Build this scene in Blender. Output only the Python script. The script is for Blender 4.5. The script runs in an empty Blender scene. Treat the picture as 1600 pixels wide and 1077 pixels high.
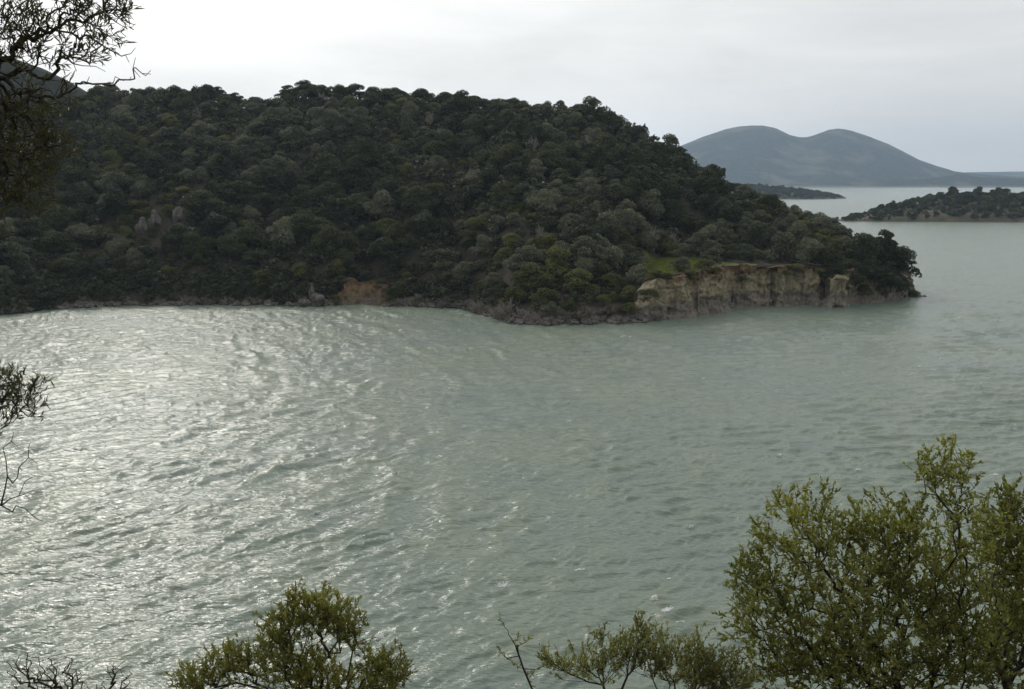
import bpy, math, random
import numpy as np
from mathutils import Vector, Matrix

random.seed(7)
RNG = np.random.default_rng(7)
SC = bpy.context.scene
COL = SC.collection
R = math.radians

# ------------------------------------------------------------------ camera
CAM_Z, PITCH, F = 25.0, R(9.3), 1555.0
SP, CP = math.sin(PITCH), math.cos(PITCH)
cam = bpy.data.cameras.new("camera")
cam.lens, cam.sensor_width, cam.sensor_fit = 35.0, 36.0, 'HORIZONTAL'
cam.clip_start, cam.clip_end = 0.1, 40000
camo = bpy.data.objects.new("camera", cam)
COL.objects.link(camo)
camo.location = (0, 0, CAM_Z)
camo.rotation_euler = (R(90) - PITCH, 0, 0)
SC.camera = camo

# ------------------------------------------------------------------ sun, sky, exposure
SUN_AZ, SUN_EL = R(-23), R(34)            # azimuth measured from +Y towards +X
sdir = Vector((math.sin(SUN_AZ) * math.cos(SUN_EL), math.cos(SUN_AZ) * math.cos(SUN_EL), math.sin(SUN_EL)))
sl = bpy.data.lights.new("sun", 'SUN')
sl.energy, sl.angle, sl.color = 1.2, R(10), (1.0, 0.95, 0.86)
so = bpy.data.objects.new("sun", sl)
COL.objects.link(so)
so.rotation_euler = sdir.to_track_quat('Z', 'Y').to_euler()

W = bpy.data.worlds.new("World")
SC.world = W
W.use_nodes = True
nt = W.node_tree
nt.nodes.clear()


def N(nt, typ, **kw):
    n = nt.nodes.new(typ)
    for k, v in kw.items():
        if k[0] == 'i' and k[1:].isdigit():
            n.inputs[int(k[1:])].default_value = v
        elif hasattr(n, k):
            setattr(n, k, v)
        else:
            n.inputs[k.replace('_', ' ')].default_value = v
    return n


def L(nt, a, b):
    nt.links.new(a, b)


def ramp(nt, fac, stops):
    r = N(nt, 'ShaderNodeValToRGB')
    e = r.color_ramp.elements
    while len(e) < len(stops):
        e.new(0.5)
    for el, (p, c) in zip(e, stops):
        el.position = p
        el.color = (*c, 1) if len(c) == 3 else c
    L(nt, fac, r.inputs[0])
    return r.outputs[0]


def mixc(nt, fac, a, b, mode='MIX'):
    m = N(nt, 'ShaderNodeMix', data_type='RGBA', blend_type=mode)
    for s, v in ((0, fac), (6, a), (7, b)):
        if hasattr(v, 'links'):
            L(nt, v, m.inputs[s])
        else:
            m.inputs[s].default_value = v if s == 0 else (*v, 1)
    return m.outputs[2]


def mth(nt, op, a, b=None, c=None):
    m = N(nt, 'ShaderNodeMath', operation=op)
    for i, v in enumerate((a, b, c)):
        if v is None:
            continue
        if hasattr(v, 'links'):
            L(nt, v, m.inputs[i])
        else:
            m.inputs[i].default_value = v
    return m.outputs[0]


# overcast: the clear sky shows only faintly through a bright cloud layer that thins around the sun
sky = N(nt, 'ShaderNodeTexSky', sky_type='NISHITA', sun_disc=False, sun_elevation=SUN_EL, sun_rotation=SUN_AZ,
        air_density=1.5, dust_density=3.0)
bg1 = N(nt, 'ShaderNodeBackground', Strength=0.07)
L(nt, sky.outputs[0], bg1.inputs[0])
tc = N(nt, 'ShaderNodeTexCoord')
dot = N(nt, 'ShaderNodeVectorMath', operation='DOT_PRODUCT')
dot.inputs[1].default_value = sdir
L(nt, tc.outputs['Generated'], dot.inputs[0])
cosd = mth(nt, 'MAXIMUM', dot.outputs['Value'], 0.0)
glow = mth(nt, 'POWER', cosd, 9.0)
wide = mth(nt, 'POWER', cosd, 3.0)
mp = N(nt, 'ShaderNodeMapping')
mp.inputs['Scale'].default_value = (1.6, 1.6, 7.0)
mp.inputs['Rotation'].default_value = (0.0, R(-14), R(20))
L(nt, tc.outputs['Generated'], mp.inputs[0])
nz = N(nt, 'ShaderNodeTexNoise', Scale=1.7, Detail=6.0, Roughness=0.55, Distortion=0.4)
L(nt, mp.outputs[0], nz.inputs[0])
cl = ramp(nt, nz.outputs['Fac'], [(0.32, (0.84, 0.84, 0.84)), (0.5, (0.97, 0.97, 0.97)), (0.68, (1.1, 1.1, 1.1))])
amp = mth(nt, 'ADD', mth(nt, 'MULTIPLY_ADD', wide, 0.34, 0.76), mth(nt, 'MULTIPLY', glow, .6))
SKY_AMP = amp
bg2 = N(nt, 'ShaderNodeBackground')
L(nt, mixc(nt, wide, (1.0, 1.0, 1.0), (1.0, 0.99, 0.965)), bg2.inputs[0])
vm = mth(nt, 'MULTIPLY', amp, 1.0)
lum = N(nt, 'ShaderNodeRGBToBW')
L(nt, cl, lum.inputs[0])
L(nt, mth(nt, 'MULTIPLY', vm, lum.outputs[0]), bg2.inputs[1])
mixs = N(nt, 'ShaderNodeMixShader')
mixs.inputs[0].default_value = 0.9
L(nt, bg1.outputs[0], mixs.inputs[1])
L(nt, bg2.outputs[0], mixs.inputs[2])
wo = N(nt, 'ShaderNodeOutputWorld')
L(nt, mixs.outputs[0], wo.inputs[0])

SC.view_settings.view_transform = 'Standard'
SC.view_settings.look = 'None'
SC.view_settings.gamma = 1
SC.view_settings.exposure = 0.0
SC.view_settings.use_curve_mapping = False
SC.render.engine = 'CYCLES'
cy = SC.cycles
cy.use_denoising = True
cy.use_adaptive_sampling = True
cy.adaptive_threshold = 0.02
cy.max_bounces, cy.diffuse_bounces, cy.glossy_bounces = 6, 3, 3
cy.transmission_bounces, cy.volume_bounces, cy.transparent_max_bounces = 3, 1, 4
cy.sample_clamp_indirect = 4.0

HAZE_DENSITY = 8.8e-5

# ------------------------------------------------------------------ pixel <-> world helpers (surveying only)


def ray(px, py):
    xc, yc = (px - 800) / F, (538.5 - py) / F
    return xc, CP + yc * SP, -SP + yc * CP


def at(px, py, Y):
    x, y, z = ray(px, py)
    return np.array([x * Y / y, Y, CAM_Z + z * Y / y])


def on_plane(px, py, z=0.0):
    x, y, dz = ray(px, py)
    t = (z - CAM_Z) / dz
    return np.array([x * t, y * t, z])


def zpix(py, Y):
    _, y, dz = ray(800, py)
    return CAM_Z + dz * Y / y


def project(p):
    x, y, z = p[..., 0], p[..., 1], p[..., 2] - CAM_Z
    d = y * CP - z * SP
    u = y * SP + z * CP
    return 800 + F * x / d, 538.5 - F * u / d


# ------------------------------------------------------------------ noise


def _hash(ix, iy, iz, seed):
    h = (ix.astype(np.int64) * 374761393 + iy.astype(np.int64) * 668265263 + iz.astype(np.int64) * 2147483647 + seed * 974634777)
    h = (h ^ (h >> 13)) * 1274126177
    h = h ^ (h >> 16)
    return (h & 0xFFFFFF).astype(np.float64) / 0xFFFFFF * 2 - 1


def vnoise(x, y, z=None, seed=0):
    x, y = np.asarray(x, float), np.asarray(y, float)
    z = np.zeros_like(x) if z is None else np.asarray(z, float)
    fx, fy, fz = np.floor(x), np.floor(y), np.floor(z)
    ux, uy, uz = x - fx, y - fy, z - fz
    ux, uy, uz = [u * u * u * (u * (u * 6 - 15) + 10) for u in (ux, uy, uz)]
    r = 0
    for a in (0, 1):
        for b in (0, 1):
            for c in (0, 1):
                w = (ux if a else 1 - ux) * (uy if b else 1 - uy) * (uz if c else 1 - uz)
                r = r + w * _hash(fx + a, fy + b, fz + c, seed)
    return r


def fbm(x, y, z=None, seed=0, octv=4, gain=0.5):
    r, a, s = 0, 1.0, 1.0
    for o in range(octv):
        r = r + a * vnoise(x * s, y * s, None if z is None else z * s, seed + o * 17)
        a *= gain
        s *= 2.03
    return r


def interp(px, pts, k):
    return np.interp(px, [p[0] for p in pts], [p[k] for p in pts])


# ------------------------------------------------------------------ mesh and object helpers


def make_mesh(name, V, F_, mats=(), midx=None, smooth=False):
    """V (n,3); F_ an (m,k) array or a list of such arrays"""
    me = bpy.data.meshes.new(name)
    V = np.asarray(V, np.float32)
    Fs = [np.asarray(f, np.int32) for f in (F_ if isinstance(F_, list) else [F_])]
    Fs = [f for f in Fs if f.size]
    me.vertices.add(len(V))
    me.vertices.foreach_set('co', V.ravel())
    tot = np.concatenate([np.full(len(f), f.shape[1], np.int32) for f in Fs])
    idx = np.concatenate([f.ravel() for f in Fs])
    me.loops.add(len(idx))
    me.loops.foreach_set('vertex_index', idx)
    me.polygons.add(len(tot))
    me.polygons.foreach_set('loop_start', np.concatenate([[0], np.cumsum(tot)[:-1]]).astype(np.int32))
    if midx is not None:
        me.polygons.foreach_set('material_index', np.asarray(midx, np.int32))
    me.polygons.foreach_set('use_smooth', np.full(len(tot), smooth))
    for m in mats:
        me.materials.append(m)
    me.update(calc_edges=True)
    return me


def link(name, me, parent=None, loc=None, **props):
    o = bpy.data.objects.new(name, me)
    COL.objects.link(o)
    if parent is not None:
        o.parent = parent
    if loc is not None:
        o.location = loc
    for k, v in props.items():
        o[k] = v
    return o


def grid_faces(nr, nc):
    i = np.arange(nr - 1)[:, None] * nc + np.arange(nc - 1)[None, :]
    i = i.ravel()
    return np.stack([i, i + 1, i + nc + 1, i + nc], 1)


# ------------------------------------------------------------------ materials
def new_mat(name):
    m = bpy.data.materials.new(name)
    m.use_nodes = True
    t = m.node_tree
    t.nodes.clear()
    out = N(t, 'ShaderNodeOutputMaterial')
    p = N(t, 'ShaderNodeBsdfPrincipled')
    L(t, p.outputs[0], out.inputs[0])
    return m, t, p, out


def foliage_mat(name, c1, c2, rough=0.55, spec=0.25, trans=0.25, nscale=0.6, obj_rand=0.5, tcol=None):
    """leaf colour varies leaf clump by leaf clump (noise in space) and plant by plant"""
    m, t, p, out = new_mat(name)
    geo = N(t, 'ShaderNodeNewGeometry')
    oi = N(t, 'ShaderNodeObjectInfo')
    nz = N(t, 'ShaderNodeTexNoise', Scale=nscale, Detail=2.0)
    L(t, geo.outputs['Position'], nz.inputs[0])
    f = mth(t, 'MULTIPLY_ADD', oi.outputs['Random'], obj_rand, mth(t, 'MULTIPLY_ADD', nz.outputs[0], 1.2, -0.1 - obj_rand / 2))
    f2 = mth(t, 'MULTIPLY_ADD', geo.outputs['Random Per Island'], 0.5, mth(t, 'SUBTRACT', f, 0.25))
    col = ramp(t, f2, [(0.15, c1), (0.85, c2)])
    L(t, col, p.inputs['Base Color'])
    p.inputs['Roughness'].default_value = rough
    p.inputs['Specular IOR Level'].default_value = spec
    tr = N(t, 'ShaderNodeBsdfTranslucent')
    L(t, mixc(t, 1.0, col, tcol or (1.0, 1.05, 0.5), 'MULTIPLY'), tr.inputs[0])
    mx = N(t, 'ShaderNodeMixShader')
    mx.inputs[0].default_value = trans
    L(t, p.outputs[0], mx.inputs[1])
    L(t, tr.outputs[0], mx.inputs[2])
    L(t, mx.outputs[0], out.inputs[0])
    return m


def noise_mat(name, stops, scale, detail=6, rough=0.9, bump=0.3, bscale=None, coord='Object', spec=0.2, stretch=None):
    m, t, p, out = new_mat(name)
    tc = N(t, 'ShaderNodeTexCoord')
    v = tc.outputs[coord]
    if stretch:
        mp = N(t, 'ShaderNodeMapping')
        mp.inputs['Scale'].default_value = stretch
        L(t, v, mp.inputs[0])
        v = mp.outputs[0]
    nz = N(t, 'ShaderNodeTexNoise', Scale=scale, Detail=detail, Roughness=0.6)
    L(t, v, nz.inputs[0])
    L(t, ramp(t, nz.outputs[0], stops), p.inputs['Base Color'])
    p.inputs['Roughness'].default_value = rough
    p.inputs['Specular IOR Level'].default_value = spec
    if bump:
        n2 = N(t, 'ShaderNodeTexNoise', Scale=bscale or scale * 3, Detail=6)
        L(t, v, n2.inputs[0])
        b = N(t, 'ShaderNodeBump', Strength=bump, Distance=0.3)
        L(t, n2.outputs[0], b.inputs['Height'])
        L(t, b.outputs[0], p.inputs['Normal'])
    return m


M_OAK = foliage_mat("oak_leaves", (0.026, 0.034, 0.017), (0.072, 0.080, 0.033), nscale=.22, obj_rand=.8)
M_OLIVE = foliage_mat("olive_leaves", (0.056, 0.065, 0.038), (0.160, 0.166, 0.108), rough=0.55, spec=0.3, trans=0.18, nscale=.22, obj_rand=.8)
M_SHRUB = foliage_mat("shrub_leaves", (0.054, 0.064, 0.020), (0.150, 0.152, 0.050), nscale=.22, obj_rand=.7, trans=.3)
M_MAQUIS = foliage_mat("maquis_leaves", (0.030, 0.036, 0.021), (0.070, 0.076, 0.042), nscale=0.25)
M_DRY = noise_mat("dry_twigs", [(0.3, (0.17, 0.148, 0.13)), (0.7, (0.33, 0.30, 0.27))], 0.8, bump=0)
M_BARK = noise_mat("bark", [(0.3, (0.05, 0.042, 0.034)), (0.7, (0.12, 0.105, 0.09))], 6, bump=0.4, stretch=(1, 1, 0.3))
M_SOIL = noise_mat("soil", [(0.3, (0.028, 0.025, 0.018)), (0.7, (0.065, 0.055, 0.04))], 0.15, bump=0.5, bscale=1.5)
M_GRASS = noise_mat("meadow", [(0.3, (0.095, 0.125, 0.030)), (0.55, (0.14, 0.175, 0.042)), (0.75, (0.19, 0.19, 0.075))], 0.25, bump=0.4, bscale=3)
M_ROCK = noise_mat("grey_rock", [(0.3, (0.045, 0.041, 0.038)), (0.5, (0.11, 0.10, 0.09)), (0.7, (0.22, 0.205, 0.185))], 1.6, bump=0.8, bscale=2.2)
M_FARWOOD = noise_mat("far_woodland", [(0.3, (0.012, 0.015, 0.011)), (0.5, (0.024, 0.027, 0.018)), (0.72, (0.05, 0.048, 0.034))], 0.05, detail=10, bump=0.6, bscale=0.05)

# ------------------------------------------------------------------ hill
# photo column, shoreline row, bank height, bench length, bench rise, ridge distance, skyline row, back shore
HILL = [(-600, 520, 1.2, 2, .5, 300, 175, 430), (-200, 500, 1.2, 2, .5, 300, 158, 430), (0, 492, .9, 2, .5, 300, 150, 430),
        (100, 481, .9, 2, .5, 300, 142, 430), (200, 477, .9, 2, .5, 300, 136, 430), (330, 476, .9, 2, .5, 300, 133, 430),
        (420, 477, .9, 2, .5, 300, 147, 430), (500, 477, .9, 2, .5, 300, 132, 430), (560, 477, .9, 2, .5, 300, 127, 430),
        (640, 478, .9, 3, .5, 300, 139, 430), (720, 482, .9, 4, .5, 300, 146, 430), (760, 492, .9, 6, .5, 300, 145, 430),
        (800, 504, 1.5, 8, 1.0, 300, 144, 430), (850, 507, 1.8, 10, 2.0, 300, 152, 430), (900, 506, 2.2, 12, 3.0, 298, 160, 425),
        (950, 504, 2.0, 16, 4.2, 294, 170, 415), (990, 503, 2.2, 22, 5.0, 290, 184, 404), (1010, 502, 4.5, 26, 3.2, 287, 196, 398), (1030, 500, 7.3, 32, 1.4, 284, 207, 390),
        (1050, 498, 7.6, 33, 1.4, 282, 216, 385), (1088, 491, 7.8, 29, 1.4, 278, 240, 375), (1122, 490, 8.0, 26, 1.2, 274, 258, 364),
        (1128, 479, 7.8, 16, 1.0, 271, 271, 358), (1200, 478, 7.8, 15, .8, 262, 300, 335), (1260, 478, 7.6, 14, .8, 254, 331, 315),
        (1300, 478, 7.2, 13, .6, 247, 348, 300), (1340, 473, 6.8, 11, .5, 240, 362, 285), (1390, 470, 6.0, 8, .3, 230, 374, 258),
        (1422, 465, 4.5, 5, .2, 222, 392, 234), (1432, 463, 3.0, 3, .1, 219, 430, 226)]


def tree_h(px):
    return np.interp(px, [0, 700, 1100, 1300, 1432], [4.6, 5.0, 4.6, 4.4, 4.0])


def hill_col(px):
    sy = interp(px, HILL, 1)
    dn = np.tan(PITCH + np.arctan((sy - 538.5) / F))
    Ys = CAM_Z / dn
    z0, bl, br, Yr, sky_y, Yb = [interp(px, HILL, k) for k in range(2, 8)]
    H = CAM_Z - np.tan(PITCH + np.arctan((sky_y - 538.5) / F)) * Yr - tree_h(px)
    return Ys, z0, bl, br, Yr, np.maximum(H, z0 + br + .2), Yb


def hill_z(x, y, noise=True):
    px = 800 + F * (x / y) * 1.0
    Ys, z0, bl, br, Yr, H, Yb = hill_col(px)
    Yf = Ys + np.where(px > 985, 2.6, 0.1) + np.where((px > 530) & (px < 600), 4.6, 0)
    bank = np.clip((y - Yf) / np.where(px > 985, .9, 2.2), 0, 1)
    b = np.clip((y - Yf) / bl, 0, 1)
    t = np.clip((y - Yf - bl) / np.maximum(Yr - Yf - bl, 2.0), 0, 1)
    s = 0.55 * t + 0.45 * np.sin(t * math.pi / 2)
    zb = z0 + br * b
    z = zb + (H - zb) * s
    q = np.clip((y - Yr) / (Yb - Yr), 0, 1)
    z = z - (H + 1.5) * q ** 1.5
    z = -1.5 + (z + 1.5) * bank
    z = z - np.clip((px - 1426) / 8, 0, 1) * (z + 1.5)
    if noise:
        z = z + fbm(x / 22, y / 22, seed=3) * 1.6 * np.clip(t * 5, 0, 1) * (1 - q) * bank
    return z


pxs = np.concatenate([np.arange(-600, 980, 9), np.arange(980, 1438, 2.5)])
ys = np.concatenate([np.arange(168, 232, 0.8), np.arange(232, 432, 3.0)])
PX, YY = np.meshgrid(pxs, ys)
XX = (PX - 800) / F * YY
ZZ = hill_z(XX, YY)
fc = grid_faces(len(ys), len(pxs))
cx, cyy = XX.ravel()[fc].mean(1), YY.ravel()[fc].mean(1)
cpx = 800 + F * cx / cyy
cs = hill_col(cpx)
edge = cyy - cs[0]
wob = fbm(cx / 3, cyy / 3, seed=9) * 2.0
grassy = ((cpx > 1004) & (cpx < 1100) & (edge > 6.5 + wob) & (cyy < 214 + wob)) | ((cpx > 1126) & (cpx < 1182) & (edge > 4.4) & (edge < 8 + wob))
hill = link("hill", make_mesh("hill", np.stack([XX, YY, ZZ], -1).reshape(-1, 3), fc, [M_SOIL, M_GRASS], grassy.astype(int), True), kind='structure')

# ------------------------------------------------------------------ cliff and bank faces


def face_strip(path, zt, zb, n_len, n_h, amp, lean, seed, inward=3.0):
    """a weathered rock face along a ground path (k,2); buttresses, hollows and an undercut foot; capped back over the ground"""
    path = np.asarray(path, float)
    seg = np.concatenate([[0], np.cumsum(np.hypot(*np.diff(path, axis=0).T))])
    s = np.linspace(0, seg[-1], n_len)
    X, Y = np.interp(s, seg, path[:, 0]), np.interp(s, seg, path[:, 1])
    ZT = np.interp(s, seg, zt)
    tx, ty = np.gradient(X), np.gradient(Y)
    l = np.hypot(tx, ty)
    tx, ty = tx / l, ty / l
    k = np.ones(7) / 7
    tx, ty = [np.convolve(np.pad(a, 3, 'edge'), k, 'valid') for a in (tx, ty)]
    nx, ny = ty, -tx                       # outward: to the right of the path direction (towards the camera)
    rows = []
    ZT = ZT + fbm(s / 2.5, s * 0, seed=seed + 5) * 0.5
    for j in range(n_h + 1):
        v = j / n_h
        z = zb + (ZT - zb) * v
        rib = np.abs(vnoise(s / 5.5 + .35 * vnoise(z / 3, s / 9, seed=seed + 9), v * 0.8 + s * 0, seed=seed)) * 1.5 + vnoise(s / 2.1, z / 2.6, seed=seed + 11) * .55 + fbm(s / 1.0, z / 1.2, s * 0, seed=seed + 1) * 0.40
        ledge = vnoise(s / 6, z / 0.9, seed=seed + 2) * 0.4 + fbm(s / 0.5, z / 0.5, s * 0, seed=seed + 7, octv=3) * 0.16
        foot = np.where(v < 0.28, (0.28 - v) / 0.28, 0) * (0.8 + 0.9 * vnoise(s / 1.6, s * 0, seed=seed + 3))
        hollow = -np.maximum(0, vnoise(s / 2.0, z / 1.3, seed=seed + 4) - 0.35) * 2.2 * (1 - v)
        off = amp * (rib - 0.8 + ledge + foot + hollow) - lean * v
        rows.append(np.stack([X + nx * off, Y + ny * off, z], 1))
    for d, dz in ((0.8, 0.12), (inward, -0.4)):
        rows.append(np.stack([X - nx * d - nx * lean, Y - ny * d - ny * lean, ZT + dz], 1))
    V = np.concatenate(rows)
    return V, grid_faces(len(rows), n_len)


def cliff_mat(name, top, mid, low, zlo, zhi):
    """bedded earth cliff: reddish topsoil, ochre clay face with drip stains, grey weathered rock at the flood line"""
    m, t, p, out = new_mat(name)
    geo = N(t, 'ShaderNodeNewGeometry')
    sep = N(t, 'ShaderNodeSeparateXYZ')
    L(t, geo.outputs['Position'], sep.inputs[0])
    n1 = N(t, 'ShaderNodeTexNoise', Scale=0.3, Detail=8, Roughness=.65)
    L(t, geo.outputs['Position'], n1.inputs[0])
    zz = mth(t, 'MULTIPLY_ADD', n1.outputs[0], 7.0, mth(t, 'SUBTRACT', sep.outputs[2], 3.5))
    h = mth(t, 'DIVIDE', mth(t, 'SUBTRACT', zz, zlo), zhi - zlo)
    base = ramp(t, h, [(0.0, low), (0.34, low), (0.40, mid), (0.78, mid), (0.94, top)])
    mp = N(t, 'ShaderNodeMapping')
    mp.inputs['Scale'].default_value = (1.0, 1.0, 0.16)
    L(t, geo.outputs['Position'], mp.inputs[0])
    n2 = N(t, 'ShaderNodeTexNoise', Scale=1.3, Detail=6, Roughness=0.65)
    L(t, mp.outputs[0], n2.inputs[0])
    st = ramp(t, n2.outputs[0], [(0.3, (0.42, 0.40, 0.38)), (0.5, (0.95, 0.95, 0.95)), (0.72, (1.25, 1.22, 1.15))])
    n3 = N(t, 'ShaderNodeTexNoise', Scale=1.8, Detail=8, Roughness=0.7)
    L(t, geo.outputs['Position'], n3.inputs[0])
    sp = ramp(t, n3.outputs[0], [(0.34, (0.5, 0.5, 0.5)), (0.5, (1, 1, 1)), (0.7, (1.2, 1.2, 1.2))])
    L(t, mixc(t, 1.0, mixc(t, 1.0, base, st, 'MULTIPLY'), sp, 'MULTIPLY'), p.inputs['Base Color'])
    p.inputs['Roughness'].default_value = 0.95
    p.inputs['Specular IOR Level'].default_value = 0.1
    b = N(t, 'ShaderNodeBump', Strength=0.7, Distance=0.25)
    L(t, n3.outputs[0], b.inputs['Height'])
    L(t, b.outputs[0], p.inputs['Normal'])
    return m


M_CLIFF = cliff_mat("cliff_earth", (0.125, 0.088, 0.056), (0.255, 0.224, 0.152), (0.190, 0.169, 0.139), 0.0, 7.6)
M_BANK = cliff_mat("orange_earth", (0.075, 0.055, 0.036), (0.155, 0.108, 0.064), (0.12, 0.098, 0.07), 0.0, 4.8)

cp = [(978, 503.5, 1.2), (992, 503.2, 1.9), (1005, 502.7, 3.2), (1018, 501.5, 5.4), (1030, 500, 6.6), (1044, 499, 7.3), (1081, 496.2, 7.5), (1085, 490.6, 7.5), (1089, 491.4, 7.6), (1112, 490, 7.9), (1137.5, 489.3, 8.1),
      (1139.5, 484, 8.1), (1141.5, 477.6, 7.9), (1153, 478.6, 7.9), (1199, 478.6, 7.9), (1203.5, 475.6, 7.9), (1208, 477, 7.8), (1226, 478.6, 7.8), (1231, 476, 7.7), (1255, 478, 7.7), (1280, 477.6, 7.3), (1287, 475.2, 6.6), (1293, 481, 5.6), (1324, 481, 5.6),
      (1331, 474, 6.6), (1365, 471.5, 6.4), (1392, 470, 5.8), (1420, 465.5, 4.2), (1430, 461, 3.0), (1431, 452, 2.5)]
path = [on_plane(a, b)[:2] for a, b, _ in cp]
V, Fc = face_strip(path, [c[2] for c in cp], -0.6, 800, 56, 0.85, 0.9, 21)
cliff = link("cliff", make_mesh("cliff", V, Fc, [M_CLIFF], smooth=True), kind='structure')

bp = [(528, 477, .5), (535, 476.5, 1.6), (543, 476.3, 3.2), (548, 476, 4.7), (556, 476, 3.9), (572, 476, 4.2), (588, 476, 4.0), (596, 476.5, 2.2), (602, 477.5, .4)]
V, Fc = face_strip([on_plane(a, b)[:2] for a, b, _ in bp], [c[2] for c in bp], -0.4, 130, 34, 0.5, 3.4, 55, inward=3.0)
link("earth_bank", make_mesh("earth_bank", V, Fc, [M_BANK], smooth=True), kind='thing', category='bank',
     label='bare orange earth bank at the water\'s edge below the dark wooded slope')

# ------------------------------------------------------------------ rocks


def rock_mesh(name, seed, mat, sub=3, amp=0.45):
    import bmesh
    bm = bmesh.new()
    bmesh.ops.create_icosphere(bm, subdivisions=sub, radius=1)
    P = np.array([v.co[:] for v in bm.verts])
    Fc = np.array([[v.index for v in f.verts] for f in bm.faces])
    bm.free()
    n = fbm(P[:, 0] * 1.3 + seed * 7, P[:, 1] * 1.3, P[:, 2] * 1.3, seed=seed)
    cut = np.round(P[:, 2] * 3 + n) / 3
    P = P * (1 + amp * n)[:, None]
    P[:, 2] = 0.75 * P[:, 2] + 0.25 * cut
    return make_mesh(name, P, Fc, [mat])


ROCKS = [rock_mesh("rock", s, M_ROCK) for s in range(5)]


def put_rock(px, py, Y, w, h, d, name, label, cat, group=None, k=0, rz=0.0):
    p = at(px, py, Y)
    o = link(name, ROCKS[k % 5], loc=p, label=label, category=cat)
    o.scale = (w, d, h)
    o.rotation_euler = (random.uniform(-.15, .15), random.uniform(-.15, .15), rz)
    if group:
        o['group'] = group
    return o


def hill_hit(px, py):
    """where the sight line of a photo point meets the bare hill"""
    x, y, z = ray(px, py)
    Y = np.arange(172, 330, 0.25)
    d = hill_z(x / y * Y, Y) - (CAM_Z + z / y * Y)
    i = np.argmax(d > 0)
    return float(Y[i]) if d[i] > 0 else 299.0


for px, py, w, h, lab in ((222, 352, 1.1, 2.2, 'upright grey rock face showing through trees, shorter of a close pair'),
                          (242, 344, 1.2, 2.6, 'tall narrow grey rock face leaning between trees on the dark slope'),
                          (286, 335, 2.1, 2.5, 'broad pinkish grey rock outcrop high on the dark wooded slope'),
                          (300, 362, .9, 1.6, 'small grey rock just below the broad outcrop on the slope')):
    put_rock(px, py + 4, hill_hit(px, py) - 2.4, w, h, 1.8, "rock_outcrop", lab, "rock", k=px)
put_rock(487, 458, 203.2, 0.45, 1.9, 0.6, "rock_spire", 'pale slender rock standing at the shore left of the orange bank', 'rock', k=2)
put_rock(496, 468, 201.5, 1.3, 1.3, 1.0, "rock", 'pale boulder at the foot of the slender shore rock', 'rock', k=3)
put_rock(476, 474, 201.2, 1.2, 0.9, 1.0, "rock", 'low grey boulder left of the slender shore rock', 'rock', k=1)
for i in range(150):
    px = random.choice([random.uniform(60, 300), random.uniform(255, 520), random.uniform(600, 780), random.uniform(780, 1010), random.uniform(790, 990)])
    w = random.uniform(0.3, 0.95) * (1.35 if px > 790 else 1)
    Ys = float(hill_col(np.array(px))[0])
    o = link("rock", ROCKS[i % 5], loc=((px - 800) / F * Ys, Ys + random.uniform(-.3, .6), 0.1 * w), category='rock', group='rocks along the shore of the wooded hill',
             label='low weathered grey rock at the waterline under the wooded hill')
    o.scale = (w * random.uniform(.8, 1.6), w, w * random.uniform(.5, .9))
    o.rotation_euler = (0, 0, random.uniform(0, 6))
for px, py, w in ((1436, 464, .7), (1444, 463.5, .45), (1432, 460, .8)):
    put_rock(px, py, float(on_plane(px, py)[1]), w, w * .6, w, "rock", 'dark low rock awash off the tip of the headland', 'rock', 'rocks awash off the headland tip', k=int(px))

# ------------------------------------------------------------------ plants: mesh variants


def cards(C, Nn, S, rng, aspect=0.62):
    """leaf-clump faces: centre, facing, size"""
    n = len(C)
    Nn = Nn / np.linalg.norm(Nn, axis=1, keepdims=True)
    r = rng.normal(size=(n, 3))
    U = np.cross(Nn, r)
    U /= np.linalg.norm(U, axis=1, keepdims=True)
    Vv = np.cross(Nn, U)
    S = np.asarray(S)[:, None]
    k = rng.uniform(0.6, 1.3, (n, 4, 1))
    P = np.stack([C - U * S * k[:, 0], C + Vv * S * aspect * k[:, 1] + Nn * S * .25, C + U * S * k[:, 2], C - Vv * S * aspect * k[:, 3] + Nn * S * .2], 1)
    return P.reshape(-1, 3), np.arange(4 * n).reshape(n, 4)


def crown(rng, n_puff, n_card, rad, height, base, card, flat=0.75, spread=1.0):
    """lobed crown: puffs on an uneven dome, each a loose shell of leaf clumps"""
    th = rng.uniform(0, 2 * math.pi, n_puff)
    zz = rng.uniform(0.0, 1.0, n_puff) ** 0.8
    rr = np.sqrt(np.maximum(1 - zz ** 2, 0.02)) * rng.uniform(0.35, 1.15, n_puff) * spread
    pc = np.stack([rr * np.cos(th) * rad * 0.72, rr * np.sin(th) * rad * 0.72, base + zz * (height - base) * 0.78], 1)
    pr = rad * rng.uniform(0.15, 0.42, n_puff)
    w = pr ** 2
    who = rng.choice(n_puff, n_card, p=w / w.sum())
    d = rng.normal(size=(n_card, 3))
    d[:, 2] = np.where(rng.random(n_card) < 0.65, np.abs(d[:, 2]), d[:, 2])
    d /= np.linalg.norm(d, axis=1, keepdims=True)
    rad_ = pr[who] * rng.uniform(0.55, 1.08, n_card) ** 0.6
    C = pc[who] + d * rad_[:, None] * np.array([1, 1, flat])
    nn = d + rng.normal(size=(n_card, 3)) * 0.8 + np.array([0, 0, 0.25])
    return cards(C, nn, card * rng.uniform(0.6, 1.35, n_card), rng), pc


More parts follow.
